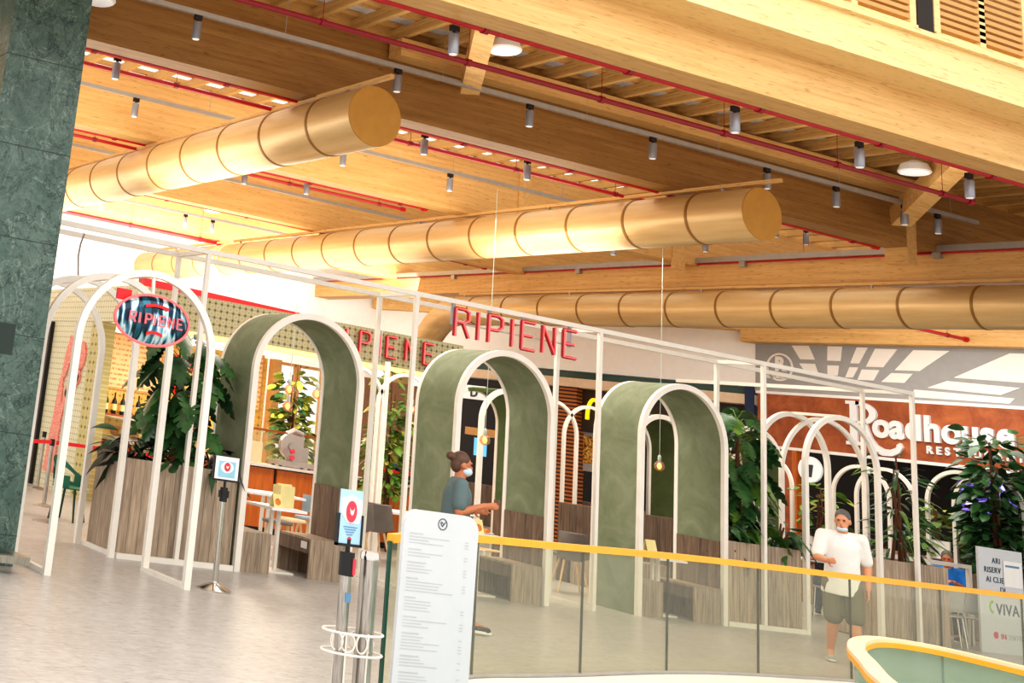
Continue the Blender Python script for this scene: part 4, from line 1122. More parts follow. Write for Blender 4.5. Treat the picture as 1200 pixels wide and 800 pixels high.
mk('lettering', text_mb('D', .3, .02, lambda u, v, d: (7.08-u, -.03+d, 3.29+v), .008, DM), M['leg_green'], t_)
t_ = thing('order_screen', 'blue order screen behind the head of the walking woman', 'screen', DM @ Vector((7.0, -.6, 1.8)))
mb = MB(DM); mb.box(6.8, 7.25, -.62, -.6, 1.72, 2.3); mk('housing', mb, M['black'], t_)
mb = MB(DM); mb.box(6.84, 7.21, -.6, -.59, 1.78, 2.24); mk('display', mb, M['screen'], t_)
mb = MB(DM); mb.box(6.98, 7.06, -.64, -.62, 0, 1.8); mk('stand', mb, M['black'], t_)
mb = MB(DM); mb.box(6.5, 7.5, -.9, -.6, 2.3, 2.5); mk('canopy_panel', mb, M['tan'], None, 'tan panel above the blue order screen', 'panel')
mb = MB(DM); mb.box(.5, 9.5, -1.6, -1.0, 0, 1.05); mk('fast_food_counter', mb, M['plank_dark'], None, 'dark counter of the fast food front behind the arches', 'counter')
mb = MB(DM); mb.box(3.3, 3.75, -1.5, -1.1, 1.05, 1.5); mk('cardboard_box', mb, M['tan'], None, 'tan cardboard box on the fast food counter', 'box')

# ------------------------------------------------------------------ restaurant with rust sign at the right
mb = MB(); mb.box(RX-.06, RX, 9, 21.4, 2.94, 4.06); sb = mk('sign_fascia', mb, M['roadhouse'], None, 'rust coloured fascia carrying the white Roadhouse lettering', 'fascia')
mb = MB(); mb.box(RX-.08, RX+.05, 9, 21.42, 2.88, 2.94); struct('trim_41', mb, M['white'])
t_ = thing('restaurant_lettering', 'big white Roadhouse RESTAURANT lettering on the rust fascia', 'sign', (RX-.1, 17.5, 3.1))
FL = lambda u, v, d: (RX-.06-d, 19.27-u, 3.12+v)
# tall swash R
mb = MB()
f0 = lambda u, v: FL(u, v, 0.0); f1 = lambda u, v: FL(u, v, .06)
mb.prism([(0,0),(.34,0),(.34,.07),(.25,.07),(.25,.83),(.3,.83),(.3,.9),(0,.9),(0,.83),(.09,.83),(.09,.07),(0,.07)], f0, f1)
o = [(.22+.44*math.sin(PI*k/14), .65+.25*math.cos(PI*k/14)) for k in range(15)]; i_ = [(.22+.29*math.sin(PI*k/14), .65+.165*math.cos(PI*k/14)) for k in range(15)]
mb.strip(o, i_, f0, f1)
leg = [(.36,.46),(.42,.28),(.50,.11),(.62,-.02),(.78,-.09),(.95,-.09),(1.08,-.03),(1.13,.05),(1.1,.1)]
wd = [.085,.085,.08,.075,.07,.065,.06,.06,.05]
ol, il = [], []
for k, (u, v) in enumerate(leg):
    a = leg[max(0, k-1)]; b = leg[min(len(leg)-1, k+1)]; d = Vector((b[0]-a[0], b[1]-a[1])).normalized(); nrm = Vector((-d.y, d.x))
    ol.append((u+nrm.x*wd[k], v+nrm.y*wd[k])); il.append((u-nrm.x*wd[k], v-nrm.y*wd[k]))
mb.strip(ol, il, f0, f1)
mk('letter', mb, M['letter_white'], t_)
xs = [(c, x) for c, x in zip('oadhouse', (.57, .93, 1.24, 1.61, 1.96, 2.33, 2.68, 2.97))]
for c, x in xs:
    mk('letter', text_mb(c, .68, .06, lambda u, v, d, x=x: FL(x+u*.98, .22+v*1.0, d), .026), M['letter_white'], t_)
xx = 1.64
for c, wd_ in zip('RESTAURANT', (.19,.17,.17,.165,.2,.19,.19,.2,.19,.17)):
    mk('small_letter', text_mb(c, .2, .04, lambda u, v, d, xx=xx: FL(xx+u, -.02+v, d), .008), M['letter_white'], t_); xx += wd_
# circular emblem on the grey wall
t_ = thing('wall_emblem', 'white round R emblem on the grey wall above the rust fascia', 'emblem', (RX-.03, 20.88, 4.67))
mb = MB(); o = [(.33*math.cos(2*PI*k/40), .31*math.sin(2*PI*k/40)) for k in range(41)]; i_ = [(.29*math.cos(2*PI*k/40), .27*math.sin(2*PI*k/40)) for k in range(41)]
mb.strip(o, i_, lambda u, v: (RX-.02, 20.88+u, 4.67+v), lambda u, v: (RX+.01, 20.88+u, 4.67+v)); mk('ring', mb, M['wall_white'], t_)
mk('letter', text_mb('R', .42, .02, lambda u, v, d: (RX-.0-d, 21.0-u, 4.6+v), .02), M['wall_white'], t_)
mk('caption', text_mb('RESTAURANT', .1, .02, lambda u, v, d: (RX-.0-d, 21.2-u, 4.42+v), .004), M['wall_white'], t_)
# orange door surround, round white sign, screen
t_ = thing('door_surround', 'orange wood panel at the left edge of the dark restaurant opening', 'panel', (RX, 20.75, 0))
mb = MB(); mb.box(RX-.04, RX+.1, 20.55, 21.3, 0, 2.88); mk('panel', mb, M['roadhouse'], t_)
mb = MB(); mb.box(RX-.08, RX+.12, 20.44, 20.55, 0, 2.88); mk('jamb', mb, M['counter_wood'], t_)
t_ = thing('round_sign', 'round white sign with a dark drink emblem hanging in the dark restaurant opening', 'sign', (RX, 20.15, 2.5))
mb = MB(); mb.cyl((RX-.06, 20.15, 2.52), (RX, 20.15, 2.52), .27, 28); mk('disc', mb, M['sign_white'], t_)
mb = MB(); mb.prism([(-.05,-.16),(.05,-.16),(.09,.1),(-.09,.1)], lambda u, v: (RX-.065, 20.15+u, 2.52+v), lambda u, v: (RX-.06, 20.15+u, 2.52+v)); mk('emblem', mb, M['ink'], t_)
mb = MB(); mb.box(RX-.04, RX-.02, 20.14, 20.16, 2.78, 2.9); mk('hook', mb, M['black'], t_)
t_ = thing('tv_screen', 'purple and blue television screen behind the tree at right', 'screen', (RX+.3, 16.8, 2.1))
mb = MB(); mb.box(RX+.3, RX+.36, 16.2, 17.35, 2.08, 2.75); mk('housing', mb, M['black'], t_)
mb = MB(); mb.box(RX+.29, RX+.3, 16.25, 17.3, 2.12, 2.71); mk('display', mb, M['purple_screen'], t_)
mb = MB(); mb.box(RX+.33, RX+.35, 16.75, 16.8, 2.75, 3.9); mk('ceiling_arm', mb, M['black'], t_)
for i, (y, z, m) in enumerate(((18.9, 2.1, 'tan'), (18.3, 2.25, 'shelf_wood'))):
    t_ = thing('picture_frame', 'small framed picture on the dark restaurant wall, %s' % ('left' if i == 0 else 'right'), 'picture', (RX+3.55, y, z))
    mb = MB(); mb.box(RX+3.52, RX+3.58, y-.35, y+.35, z, z+.55); mk('frame', mb, M[m], t_)
    mb = MB(); mb.box(RX+3.5, RX+3.52, y-.28, y+.28, z+.07, z+.48); mk('picture', mb, M['card_food'], t_)
# long planter and white arches in front of that restaurant
def planter2(x0, x1, y0, y1, z, label):
    return planter(x0, x1, y0, y1, z, label)
planter2(23.1, 23.7, 14.1, 16.0, 1.2, 'grey wood planter box behind the seated people at right')
planter2(23.1, 23.7, 16.1, 18.3, 1.2, 'grey wood planter box behind the walking man, further back')
VM = Matrix(((0, -1, 0, 0), (1, 0, 0, 0), (0, 0, 1, 0), (0, 0, 0, 1)))   # lattice frame turned into the depth direction
def vlattice(label, ys, x, zs, r, zbase):
    t_ = thing('arch_lattice', label, 'arch lattice', (x, sum(ys)/len(ys), zbase), 0, 'white arch lattices along the right planters')
    for y in ys:
        mb = MB(); o, i_ = arch_lines(y, r, r-.06, zs, z0=zbase); mb.strip(o, i_, lambda u, v: (x-.025, u, v), lambda u, v: (x+.025, u, v)); mk('arch', mb, M['white_metal'], t_)
vlattice('white interlaced arches on the further right planter, above the walking man', [16.85, 16.4], 22.98, 2.05, .56, 0.0)
vlattice('white interlaced arches at the right edge beside the tree', [15.1, 14.65], 22.98, 2.12, .58, 0.0)
vlattice('white interlaced arches farther left in front of the round white sign', [19.2, 18.75], 22.98, 2.05, .56, 0.0)
# white counter-height frame, table and chairs at right
t_ = thing('barrier_frame', 'white square tube barrier frame in front of the seated people', 'barrier', (21.0, 14.45, 0))
mb = MB(); mb.box(19.6, 22.15, 14.42, 14.48, 1.14, 1.2); mk('top_rail', mb, M['white_metal'], t_)
for x in (20.35, 22.12):
    mb = MB(); mb.box(x-.03, x+.03, 14.42, 14.48, 0, 1.14); mk('post', mb, M['white_metal'], t_)
table(21.6, 14.9, 1.3, .6, 'dark topped table behind the barrier frame, where the man in blue eats', z=.8)
wire_chair(20.95, 14.15, 3.0, 'silver metal chair seen through the glass, left one at the right end', m=M['chrome'], web=M['silver'])
wire_chair(21.45, 14.1, 2.7, 'silver metal chair seen through the glass, beside the pale sign panel', m=M['chrome'], web=M['silver'])
for i, (y, x) in enumerate(((17.2, 22.4), (17.0, 22.0), (16.7, 22.1))):
    t_ = thing('menu_stand', 'white upright menu sheet on a table left of the walking man, %s' % ('left', 'middle', 'right')[i], 'menu', (x-3.2+i*.25, y-1.6, .92), .3)
    mb = MB(); mb.box(-.13, .13, -.008, .008, .02, .36); mk('sheet', mb, M['white'], t_, local=True)
    mb = MB(); mb.box(-.1, .1, -.04, .04, 0, .02); mk('base', mb, M['badge'], t_, local=True)
table(19.4, 15.5, 1.2, .6, 'high white table with menus left of the walking man, behind the planter', z=.92)
t_ = thing('notice_card', 'white notice card on the wood planter rim above the seated people', 'notice', (23.0, 15.5, 1.2), 1.4)
mb = MB(); mb.box(-.22, .22, -.01, .01, 0.02, .3); mk('sheet', mb, M['white'], t_, local=True)
mb = MB(); mb.box(-.22, .22, -.04, .04, 0, .02); mk('base', mb, M['white'], t_, local=True)
# ------------------------------------------------------------------ glass balustrade in front
RP = [(5.76, 7.60), (6.52, 8.17), (7.36, 8.6), (8.1, 8.82), (8.9, 9.06), (9.7, 9.33), (10.41, 9.55), (11.2, 9.74), (11.96, 9.87), (13.0, 10.0), (13.9, 10.1), (15.3, 10.32), (17.1, 10.58), (19.5, 10.9)]
def catmull(P, n=5):
    out = []
    for i in range(len(P)-1):
        p0 = P[max(0, i-1)]; p1 = P[i]; p2 = P[i+1]; p3 = P[min(len(P)-1, i+2)]
        for k in range(n):
            t = k/n
            out.append(tuple(.5*((2*b) + (c-a)*t + (2*a-5*b+4*c-d)*t*t + (3*b-a-3*c+d)*t**3) for a, b, c, d in zip(p0, p1, p2, p3)))
    out.append(tuple(P[-1])); return out
CP = catmull(RP)
def offset(P, d):
    out = []
    for i in range(len(P)):
        a = Vector(P[max(0, i-1)]); b = Vector(P[min(len(P)-1, i+1)]); t = (b-a).normalized(); out.append((P[i][0]-t.y*d, P[i][1]+t.x*d))
    return out
def wall_strip(mb, P, th, z0, z1):
    mb.strip(offset(P, th/2), offset(P, -th/2), lambda u, v: (u, v, z0), lambda u, v: (u, v, z1)); return mb
bal = thing('glass_balustrade', 'curved glass balustrade with a yellow handrail across the front', 'balustrade', (11, 9.5, 0))
mk('glass_panels', wall_strip(MB(), CP, .02, .03, 1.02), M['glass'], bal)
mk('handrail', wall_strip(MB(), CP, .055, 1.02, 1.075), M['handrail'], bal)
for x in (7.36, 8.9, 10.41, 11.96, 13.55, 15.3, 17.1):
    k = min(range(len(CP)), key=lambda i: abs(CP[i][0]-x)); p = CP[k]
    mb = MB(); mb.box(p[0]-.004, p[0]+.004, p[1]-.011, p[1]+.011, .03, 1.02); mk('joint', mb, M['glass_gap'], bal)
p = CP[0]; mb = MB(); mb.box(p[0]-.02, p[0]+.0, p[1]-.02, p[1]+.005, .0, 1.03); mk('end_edge', mb, M['glass_edge'], bal)
mk('base_channel', wall_strip(MB(), CP, .05, 0, .035), M['silver'], bal)
mk('trim_50', wall_strip(MB(), offset(CP, -.32), .56, 0, .012), M['curb'], None, kind='structure')
# second balustrade, nearer, with a rounded pale wood end
zr = .95
UP = [(5.4, 3.6), (5.72, 3.98), (6.25, 4.5), (6.75, 4.93), (7.3, 5.4), (7.85, 5.78), (8.3, 5.98), (8.6, 5.93), (8.68, 5.7), (8.66, 5.3), (8.62, 4.5), (8.56, 3.4)]
UC = catmull(UP)
t_ = thing('near_balustrade', 'nearer glass balustrade with rounded pale wood handrail at the bottom right corner', 'balustrade', (7.5, 5, 0))
mk('handrail', wall_strip(MB(), UC, .085, zr-.045, zr), M['handrail_wood'], t_)
mk('handrail_face', wall_strip(MB(), UC, .09, zr-.05, zr-.02), M['handrail'], t_)
mk('glass_panels', wall_strip(MB(), UC, .02, .02, zr-.05), M['glass_teal'], t_)
for y in (5.3, 4.7, 4.1):
    mb = MB(); mb.box(8.63, 8.66, y-.006, y+.006, .02, zr-.05); mk('joint', mb, M['glass_gap'], t_)
mk('base_channel', wall_strip(MB(), UC, .05, 0, .03), M['silver'], t_)

# ------------------------------------------------------------------ menu totem
TX, TY = 5.02, 6.5
t_ = thing('menu_totem', 'white rounded menu totem with grey text lines standing in front of the glass', 'menu board', (5.3, TY, 0), 0)
W_, H_ = .545, 1.315
def rr(w, h, r, n=6):
    P = [(0, 0), (w, 0)]
    P += [(w-r+r*math.sin(PI/2*(1-k/n)), h-r+r*math.cos(PI/2*(1-k/n))) for k in range(n+1)]
    P += [(r-r*math.sin(PI/2*k/n), h-r+r*math.cos(PI/2*k/n)) for k in range(n+1)]
    return P
TXF = lambda u, v, d=0: (TX + u + (v-H_)*.022, TY - d + .0*v, v)
mb = MB(); mb.prism(rr(W_, H_, .09), lambda u, v: TXF(u, v, 0), lambda u, v: TXF(u, v, -.025)); mk('panel', mb, M['sign_panel'], t_)
mb = MB(); mb.box(TX-.06, TX+W_+.05, TY-.16, TY+.2, 0, .02); mk('foot_plate', mb, M['silver'], t_)
random.seed(4)
z = H_-.14; li = 0
tx = MB(); pc = MB()
while z > .1:
    blk = random.choice((3, 4, 5, 6))
    for k in range(blk):
        L = random.uniform(.12, .36) if k else random.uniform(.08, .14)
        a = .04
        hh = .0028 if k else .0045
        tx.add([TXF(a, z, .001), TXF(a+L, z, .001), TXF(a+L, z+hh*2, .001), TXF(a, z+hh*2, .001)], [(0,1,2,3)])
        if k and random.random() < .7: pc.add([TXF(.45, z, .001), TXF(.475, z, .001), TXF(.475, z+.006, .001), TXF(.45, z+.006, .001)], [(0,1,2,3)])
        z -= .017
    z -= .022
mk('menu_text', tx, M['ink_light'], t_); mk('price_column', pc, M['ink_light'], t_)
mb = MB(); o = [(.275+.034*math.cos(2*PI*k/28), H_-.065+.034*math.sin(2*PI*k/28)) for k in range(29)]; i_ = [(.275+.029*math.cos(2*PI*k/28), H_-.065+.029*math.sin(2*PI*k/28)) for k in range(29)]
mb.strip(o, i_, lambda u, v: TXF(u, v, 0), lambda u, v: TXF(u, v, .002))
for a, b in (((.258, -.055), (.272, -.078)), ((.272, -.078), (.296, -.05)), ((.262, -.05), (.28, -.062))):
    p0 = TXF(a[0], H_+a[1], .002); p1 = TXF(b[0], H_+b[1], .002); mb.bar(p0, p1, .004, .003)
mk('emblem', mb, M['ink'], t_)

# ------------------------------------------------------------------ sign stanchions
def badge(t_, x, y, z, w, h):
    mb = MB(); mb.prism([(w*math.cos(2*PI*k/24), h*math.sin(2*PI*k/24)) for k in range(24)], lambda u, v: (x+u, y-.003, z+v), lambda u, v: (x+u, y+.002, z+v)); mk('badge', mb, M['badge'], t_, local=True)
    mb = MB(); mb.prism([(-.45*w,.35*h),(-.28*w,-.2*h),(0,-.38*h),(.28*w,-.2*h),(.45*w,.35*h),(.2*w,.05*h),(0,.15*h),(-.2*w,.05*h)], lambda u, v: (x+u, y-.006, z+v), lambda u, v: (x+u, y-.003, z+v)); mk('badge_mark', mb, M['white'], t_, local=True)
t_ = thing('sign_stanchion', 'polished stanchion with a landscape blue and white sign in front of the planter', 'sign stand', (6.88, 11.85, 0))
mb = MB(); mb.lathe([(.175, 0), (.175, .015), (.1, .05), (.035, .075), (.03, .09)], n=28); mk('base', mb, M['chrome'], t_, local=True)
mb = MB(); mb.cyl((0,0,.06), (0,0,.95), .031, 16); mk('post', mb, M['chrome'], t_, local=True)
mb = MB(); mb.cyl((0,0,.86), (0,0,1.0), .04, 14); mb.box(-.055, .055, -.015, .015, .9, .97); mb.cyl((0,0,1.0), (0,0,1.08), .012, 8); mk('head', mb, M['black'], t_, local=True)
mb = MB(); mb.box(-.155, .155, -.012, .012, 1.06, 1.30); sgn = mk('sign_frame', mb, M['black'], t_, local=True)
mb = MB(); mb.box(-.137, .137, -.016, -.012, 1.08, 1.305); mk('sign_sheet', mb, M['white'], t_, local=True)
mb = MB(); mb.box(-.1, .1, -.019, -.016, 1.10, 1.26); mk('blue_field', mb, M['sky_mid'], t_, local=True)
mb = MB(); mb.prism([(.075*math.cos(2*PI*k/24), .055*math.sin(2*PI*k/24)) for k in range(24)], lambda u, v: (u, -.021, 1.2+v), lambda u, v: (u, -.019, 1.2+v)); mk('white_field', mb, M['white'], t_, local=True)
badge(t_, 0, -.0225, 1.205, .036, .044)
t_ = thing('sign_stanchion', 'nearest stanchion with a tall pale blue sign, left of the menu totem', 'sign stand', (4.63, 6.5, 0), 0)
mb = MB(); mb.lathe([(.1, 0), (.1, .012), (.08, .04), (.038, .06), (.03, .08)], n=28); mk('base', mb, M['chrome'], t_, local=True)
mb = MB(); mb.cyl((0,0,.06), (0,0,.93), .033, 18); mk('post', mb, M['steel'], t_, local=True)
mb = MB(); mb.cyl((0,0,.90), (0,0,1.03), .044, 16); mb.cyl((.0,0,1.03), (.0,0,1.1), .014, 8); mk('head', mb, M['black'], t_, local=True)
mb = MB(); mb.box(.012, .03, -.046, -.04, .91, 1.0); mk('red_clip', mb, M['badge'], t_, local=True)
mb = MB(); mb.prism([(-.03, -.0), (.03, 0), (.03, .05), (-.03, .05)], lambda u, v: (u*.6, -.04, .76+v), lambda u, v: (u*.6, -.034, .76+v)); mk('blue_sticker', mb, M['ink_blue'], t_, local=True)
mb = MB(); mb.box(-.088, .088, -.012, .012, 1.06, 1.075); mb.box(-.088, -.076, -.012, .012, 1.06, 1.24); mb.box(.076, .088, -.012, .012, 1.06, 1.24); mk('sign_frame', mb, M['black'], t_, local=True)
mb = MB(); mb.box(-.077, .077, -.006, .004, 1.075, 1.375); mk('sign_sheet', mb, M['sky_blue'], t_, local=True)
mb = MB(); mb.prism([(-.073,.0),(-.02,-.06),(.06,-.06),(.073,.0),(.073,.07),(.0,.1),(-.073,.07)], lambda u, v: (u, -.009, 1.25+v), lambda u, v: (u, -.006, 1.25+v)); mk('white_field', mb, M['white'], t_, local=True)
badge(t_, 0, -.012, 1.255, .036, .06)
mb = MB()
for k in range(4): mb.box(-.045+.008*k, .05-.01*k, -.009, -.006, 1.165-k*.014, 1.17-k*.014)
mk('sign_text', mb, M['ink_blue'], t_, local=True)
mb = MB(); mb.cyl((0, -.009, 1.1), (0, -.006, 1.1), .014, 12); mk('red_dot', mb, M['badge'], t_, local=True)
t_ = thing('steel_bollard', 'round brushed steel bollard between the blue sign and the menu totem', 'bollard', (4.80, 6.515, 0))
mb = MB(); mb.cyl((0,0,0), (0,0,1.0), .052, 22); mk('tube', mb, M['steel'], t_, local=True)
mb = MB(); mb.lathe([(.052, 1.0), (.056, 1.0), (.056, 1.03), (.05, 1.045), (.0, 1.045)], n=22); mk('cap', mb, M['chrome'], t_, local=True)
t_ = thing('wire_basket', 'white wire scroll basket around the stanchion and the bollard', 'basket', (4.8, 6.58, .62))
def oval(z, a=.19, b=.12): return [(4.715+a*math.cos(2*PI*k/28), 6.51+b*math.sin(2*PI*k/28), z) for k in range(28)]
for z in (.49, .60):
    mb = MB(); mb.tube(oval(z), .007, 6, closed=True); mk('hoop', mb, M['white_metal'], t_)
for k in range(8):
    a = 2*PI*k/8+.2; c = Vector((4.715+.115*math.cos(a), 6.51+.062*math.sin(a), .545)); tg = Vector((-.115*math.sin(a), .062*math.cos(a), 0)).normalized()
    mb = MB(); mb.tube([c + tg*.04*math.cos(2*PI*j/14) + Vector((0,0,(.05)*math.sin(2*PI*j/14))) for j in range(14)], .005, 5, closed=True); mk('scroll', mb, M['white_metal'], t_)
for a in (.6, 2.5, 4.0, 5.4):
    mb = MB(); mb.tube([(4.715+.115*math.cos(a), 6.51+.062*math.sin(a), .60), (4.715+.11*math.cos(a), 6.51+.06*math.sin(a), 0)], .006, 5); mk('wire_leg', mb, M['white_metal'], t_)

# ------------------------------------------------------------------ reserved-area sign at right
SX, SY = 21.27, 13.75
t_ = thing('area_sign', 'pale standing sign panel ARI RISER AI CLIENTI DI with VIVA logo at the right edge', 'sign', (22.0, SY, 0))
mb = MB(); mb.box(SX, SX+1.02, SY, SY+.03, .0, 1.52); mk('panel', mb, M['sign_panel'], t_)
def sgn_text(s, size, x, z, m, nm='lettering', bold=0.0):
    mk(nm, text_mb(s, size, .006, lambda u, v, d: (SX+x+u, SY-.001-d, z+v), bold, None, 'LEFT', 1.1), m, t_)
sgn_text('ARI', .118, .31, 1.30, M['navy_ink']); sgn_text('RISERV', .118, .12, 1.16, M['navy_ink'])
sgn_text('AI CLIENTI', .118, .16, 1.02, M['navy_ink']); sgn_text('DI', .118, .47, .88, M['navy_ink'])
mb = MB(); mb.box(.56+SX, .98+SX, SY-.012, SY-.008, .98, 1.36); mk('taped_sheet', mb, M['white'], t_)
mb = MB(); mb.box(.6+SX, .92+SX, SY-.015, SY-.012, 1.27, 1.30); mk('sheet_heading', mb, M['ink_blue'], t_)
sgn_text('VIVA', .23, .36, .56, M['ink'], 'logo', .002)
mb = MB(); o = [(.3+.09*math.cos(PI*.55+PI*.9*k/10), .66+.1*math.sin(PI*.55+PI*.9*k/10)) for k in range(11)]; i_ = [(.32+.08*math.cos(PI*.55+PI*.9*k/10), .66+.062*math.sin(PI*.55+PI*.9*k/10)) for k in range(11)]
mb.strip(o, i_, lambda u, v: (SX+u, SY-.006, v), lambda u, v: (SX+u, SY, v)); mk('logo_leaf', mb, M['lime'], t_)
mb = MB(); mb.cyl((SX+.33, SY-.006, .26), (SX+.33, SY, .26), .05, 16); mk('logo_dot', mb, M['badge'], t_)
sgn_text('IN', .11, .44, .21, M['badge'], 'logo'); sgn_text('CENTRO', .11, .55, .21, M['ink_light'], 'logo', 0)
# ------------------------------------------------------------------ plants
def leaf_template(kind):
    """list of outline points (u along the leaf 0..1, half width) for simple leaves; monstera gets notches"""
    if kind == 'monstera':
        L = [(0,.0),(-.08,.16),(-.02,.3),(.12,.38),(.2,.42),(.24,.2),(.3,.44),(.38,.46),(.42,.2),(.48,.43),(.58,.4),(.6,.16),(.66,.34),(.76,.28),(.8,.12),(.86,.18),(1,0)]
    elif kind == 'lance':
        L = [(0,.02),(.15,.09),(.4,.15),(.65,.12),(.85,.05),(1,0)]
    elif kind == 'oval':
        L = [(0,.02),(.12,.16),(.35,.27),(.6,.27),(.82,.16),(1,0)]
    else:
        L = [(0,.01),(.2,.05),(.5,.06),(.8,.04),(1,0)]
    return L
def add_leaf(mb, pos, d, size, kind, droop=.5, roll=0.0):
    d = Vector(d).normalized(); up = Vector((0,0,1)); s = d.cross(up)
    if s.length < 1e-3: s = Vector((1,0,0))
    s.normalize(); n = s.cross(d).normalized()
    q = Quaternion(d, roll); s = q @ s; n = q @ n
    L = leaf_template(kind); P = Vector(pos)
    def pt(u, w):
        return P + d*(u*size) + s*(w*size) + n*(-.16*abs(w)*size*1.2) + Vector((0,0,-droop*size*u*u))
    c = [pt(u, 0) for u, _ in L]; a = [pt(u, w) for u, w in L]; b = [pt(u, -w) for u, w in L]
    m = len(L); vs = c + a + b; fs = []
    for i in range(m-1):
        fs.append((i, i+1, m+i+1, m+i)); fs.append((i+1, i, 2*m+i, 2*m+i+1))
    mb.add(vs, fs, True)
def plant(name, label, base, h, spread, n, kind, size, lm, seed, low=.1, stems=1, group=None, bias=(0,0), trunk_r=.02, tm=None, droop=.5, cat='plant', extra=None):
    rnd = random.Random(seed); base = Vector(base)
    t_ = thing(name, label, cat, base, 0, group)
    tops = []
    for k in range(stems):
        top = base + Vector((rnd.uniform(-.12, .12) + bias[0]*.5, rnd.uniform(-.06, .06), h*(1-.12*k)))
        mid = (base+top)/2 + Vector((rnd.uniform(-.05,.05), rnd.uniform(-.03,.03), 0))
        b = base + Vector((rnd.uniform(-.06,.06)*stems, rnd.uniform(-.04,.04), 0)); tops.append((b, mid, top))
        mb = MB(); mb.tube([b, mid, top], [trunk_r*1.3, trunk_r, trunk_r*.6], 7); mk('stem', mb, tm or M['trunk'], t_)
    A = MB(); B = MB(); ST = MB()
    for i in range(n):
        b, mid, top = tops[i % stems]
        q = low + (1-low)*rnd.random()
        p = (b + (mid-b)*(q/.5)) if q < .5 else (mid + (top-mid)*((q-.5)/.5))
        a = rnd.uniform(0, 2*PI); el = rnd.uniform(-.25, .7) if kind != 'monstera' else rnd.uniform(-.1, .9)
        d = Vector((math.cos(a)*math.cos(el), math.sin(a)*math.cos(el)*.75, math.sin(el))) + Vector((bias[0], bias[1], 0))*.5
        out = spread*(.25+.75*rnd.random())*(1-.35*abs(q-.55))
        pp = p + d.normalized()*out
        if kind in ('monstera',): ST.tube([p, (p+pp)/2 + Vector((0,0,.06)), pp], .006, 4, caps=False)
        sz = size*rnd.uniform(.65, 1.15)
        add_leaf(A if rnd.random() < .72 else B, pp, d + Vector((0,0,-.15)) if kind != 'monstera' else Vector((d.x, d.y*.6-.35, -.35-.4*rnd.random())), sz, kind, droop*rnd.uniform(.3,1.2), rnd.uniform(-.9,.9))
    mk('foliage', A, lm[0], t_, weld=False)
    if B.v: mk('young_foliage', B, lm[1], t_, weld=False)
    if ST.v: mk('leaf_stalks', ST, M['leaf_mid'], t_, weld=False)
    return t_
LD = (M['leaf_dark'], M['leaf_deep']); LM = (M['leaf_mid'], M['leaf_light']); LP = (M['leaf_purple'], M['leaf_deep']); LX = (M['leaf_dark'], M['leaf_mid'])
plant('monstera_plant', 'tall split-leaf plant on a brown stem in the left planter', (7.40, 14.0, 1.0), 1.45, .5, 74, 'monstera', .36, LD, 3, trunk_r=.035)
plant('trailing_plant', 'low dusky long-leaved plant at the left end of the left planter', (6.85, 13.9, 1.02), .28, .2, 40, 'lance', .36, LP, 4, stems=3, droop=.7, bias=(-.25, -.2))
plant('trailing_plant', 'low dark long-leaved plant at the right end of the left planter', (7.78, 13.85, 1.02), .28, .2, 34, 'lance', .34, LP, 5, stems=3, droop=.7, bias=(.15, -.2))
plant('trailing_plant', 'low glossy plant in the middle of the left planter, under the tall stem', (7.25, 13.75, 1.02), .34, .2, 30, 'oval', .26, LD, 6, stems=3)
plant('monstera_plant', 'tall split-leaf plant with brown stem in the right planter, beside the third arch', (16.75, 14.05, 1.0), 1.8, .5, 84, 'monstera', .36, LX, 8, trunk_r=.035)
plant('trailing_plant', 'low fern-like plant at the foot of the tall one in the right planter', (16.2, 13.85, 1.02), .35, .2, 46, 'lance', .36, LD, 9, stems=3, droop=.9)
plant('trailing_plant', 'low dark plant hanging over the right end of the right planter', (17.05, 13.8, 1.02), .4, .22, 40, 'lance', .34, LD, 10, stems=3, droop=.8, bias=(.2, -.2))
plant('fern_plant', 'feathery green plant above the shoulder of the walking man', (19.9, 14.0, 1.05), 1.6, .35, 130, 'thin', .42, (M['leaf_dark'], M['leaf_mid']), 11, stems=4, droop=.6)
plant('leafy_shrub', 'light green leafy shrub on the further planter, left of the walking man', (23.35, 17.9, 1.12), 1.0, .42, 90, 'oval', .24, LM, 12, stems=3)
plant('leafy_shrub', 'light green leafy shrub between the white posts, right of the walking man', (23.35, 15.75, 1.12), 1.0, .42, 90, 'oval', .24, (M['leaf_mid'], M['leaf_light']), 13, stems=3)
plant('potted_tree', 'dense dark green tree at the right edge in front of the rust sign', (22.9, 14.45, .0), 3.2, .52, 720, 'oval', .25, LD, 14, low=.42, stems=3, trunk_r=.03)
plant('leafy_shrub', 'dark leafy shrub low on the right planter beside the tree', (23.3, 14.95, 1.12), .8, .36, 90, 'oval', .22, (M['leaf_dark'], M['leaf_mid']), 16, stems=2)
plant('bamboo_plant', 'light green bushy tree between the left and middle arches, behind the lattice', (13.5, 18.05, 0), 2.85, .36, 520, 'oval', .19, (M['leaf_mid'], M['leaf_light']), 17, low=.38, stems=4, trunk_r=.015)
plant('potted_shrub', 'yellow and green leafy shrub seen through the left green arch', (14.15, 22.0, 0), 2.75, .4, 330, 'oval', .24, (M['leaf_light'], M['leaf_dark']), 18, low=.5, stems=3)
t_ = thing('paper_flower', 'red and yellow paper decoration among the tall plant at left, on the kiosk wall', 'decoration', (11.4, 21.2, 2.3))
mb = MB(); mb.strip([(11.85+.34*math.cos(PI*k/10), 2.5+.3*math.sin(PI*k/10)) for k in range(11)], [(11.85+.25*math.cos(PI*k/10), 2.5+.21*math.sin(PI*k/10)) for k in range(11)], lambda u, v: (u, 22.6, v), lambda u, v: (u, 22.64, v)); mk('red_arc', mb, M['red'], t_)
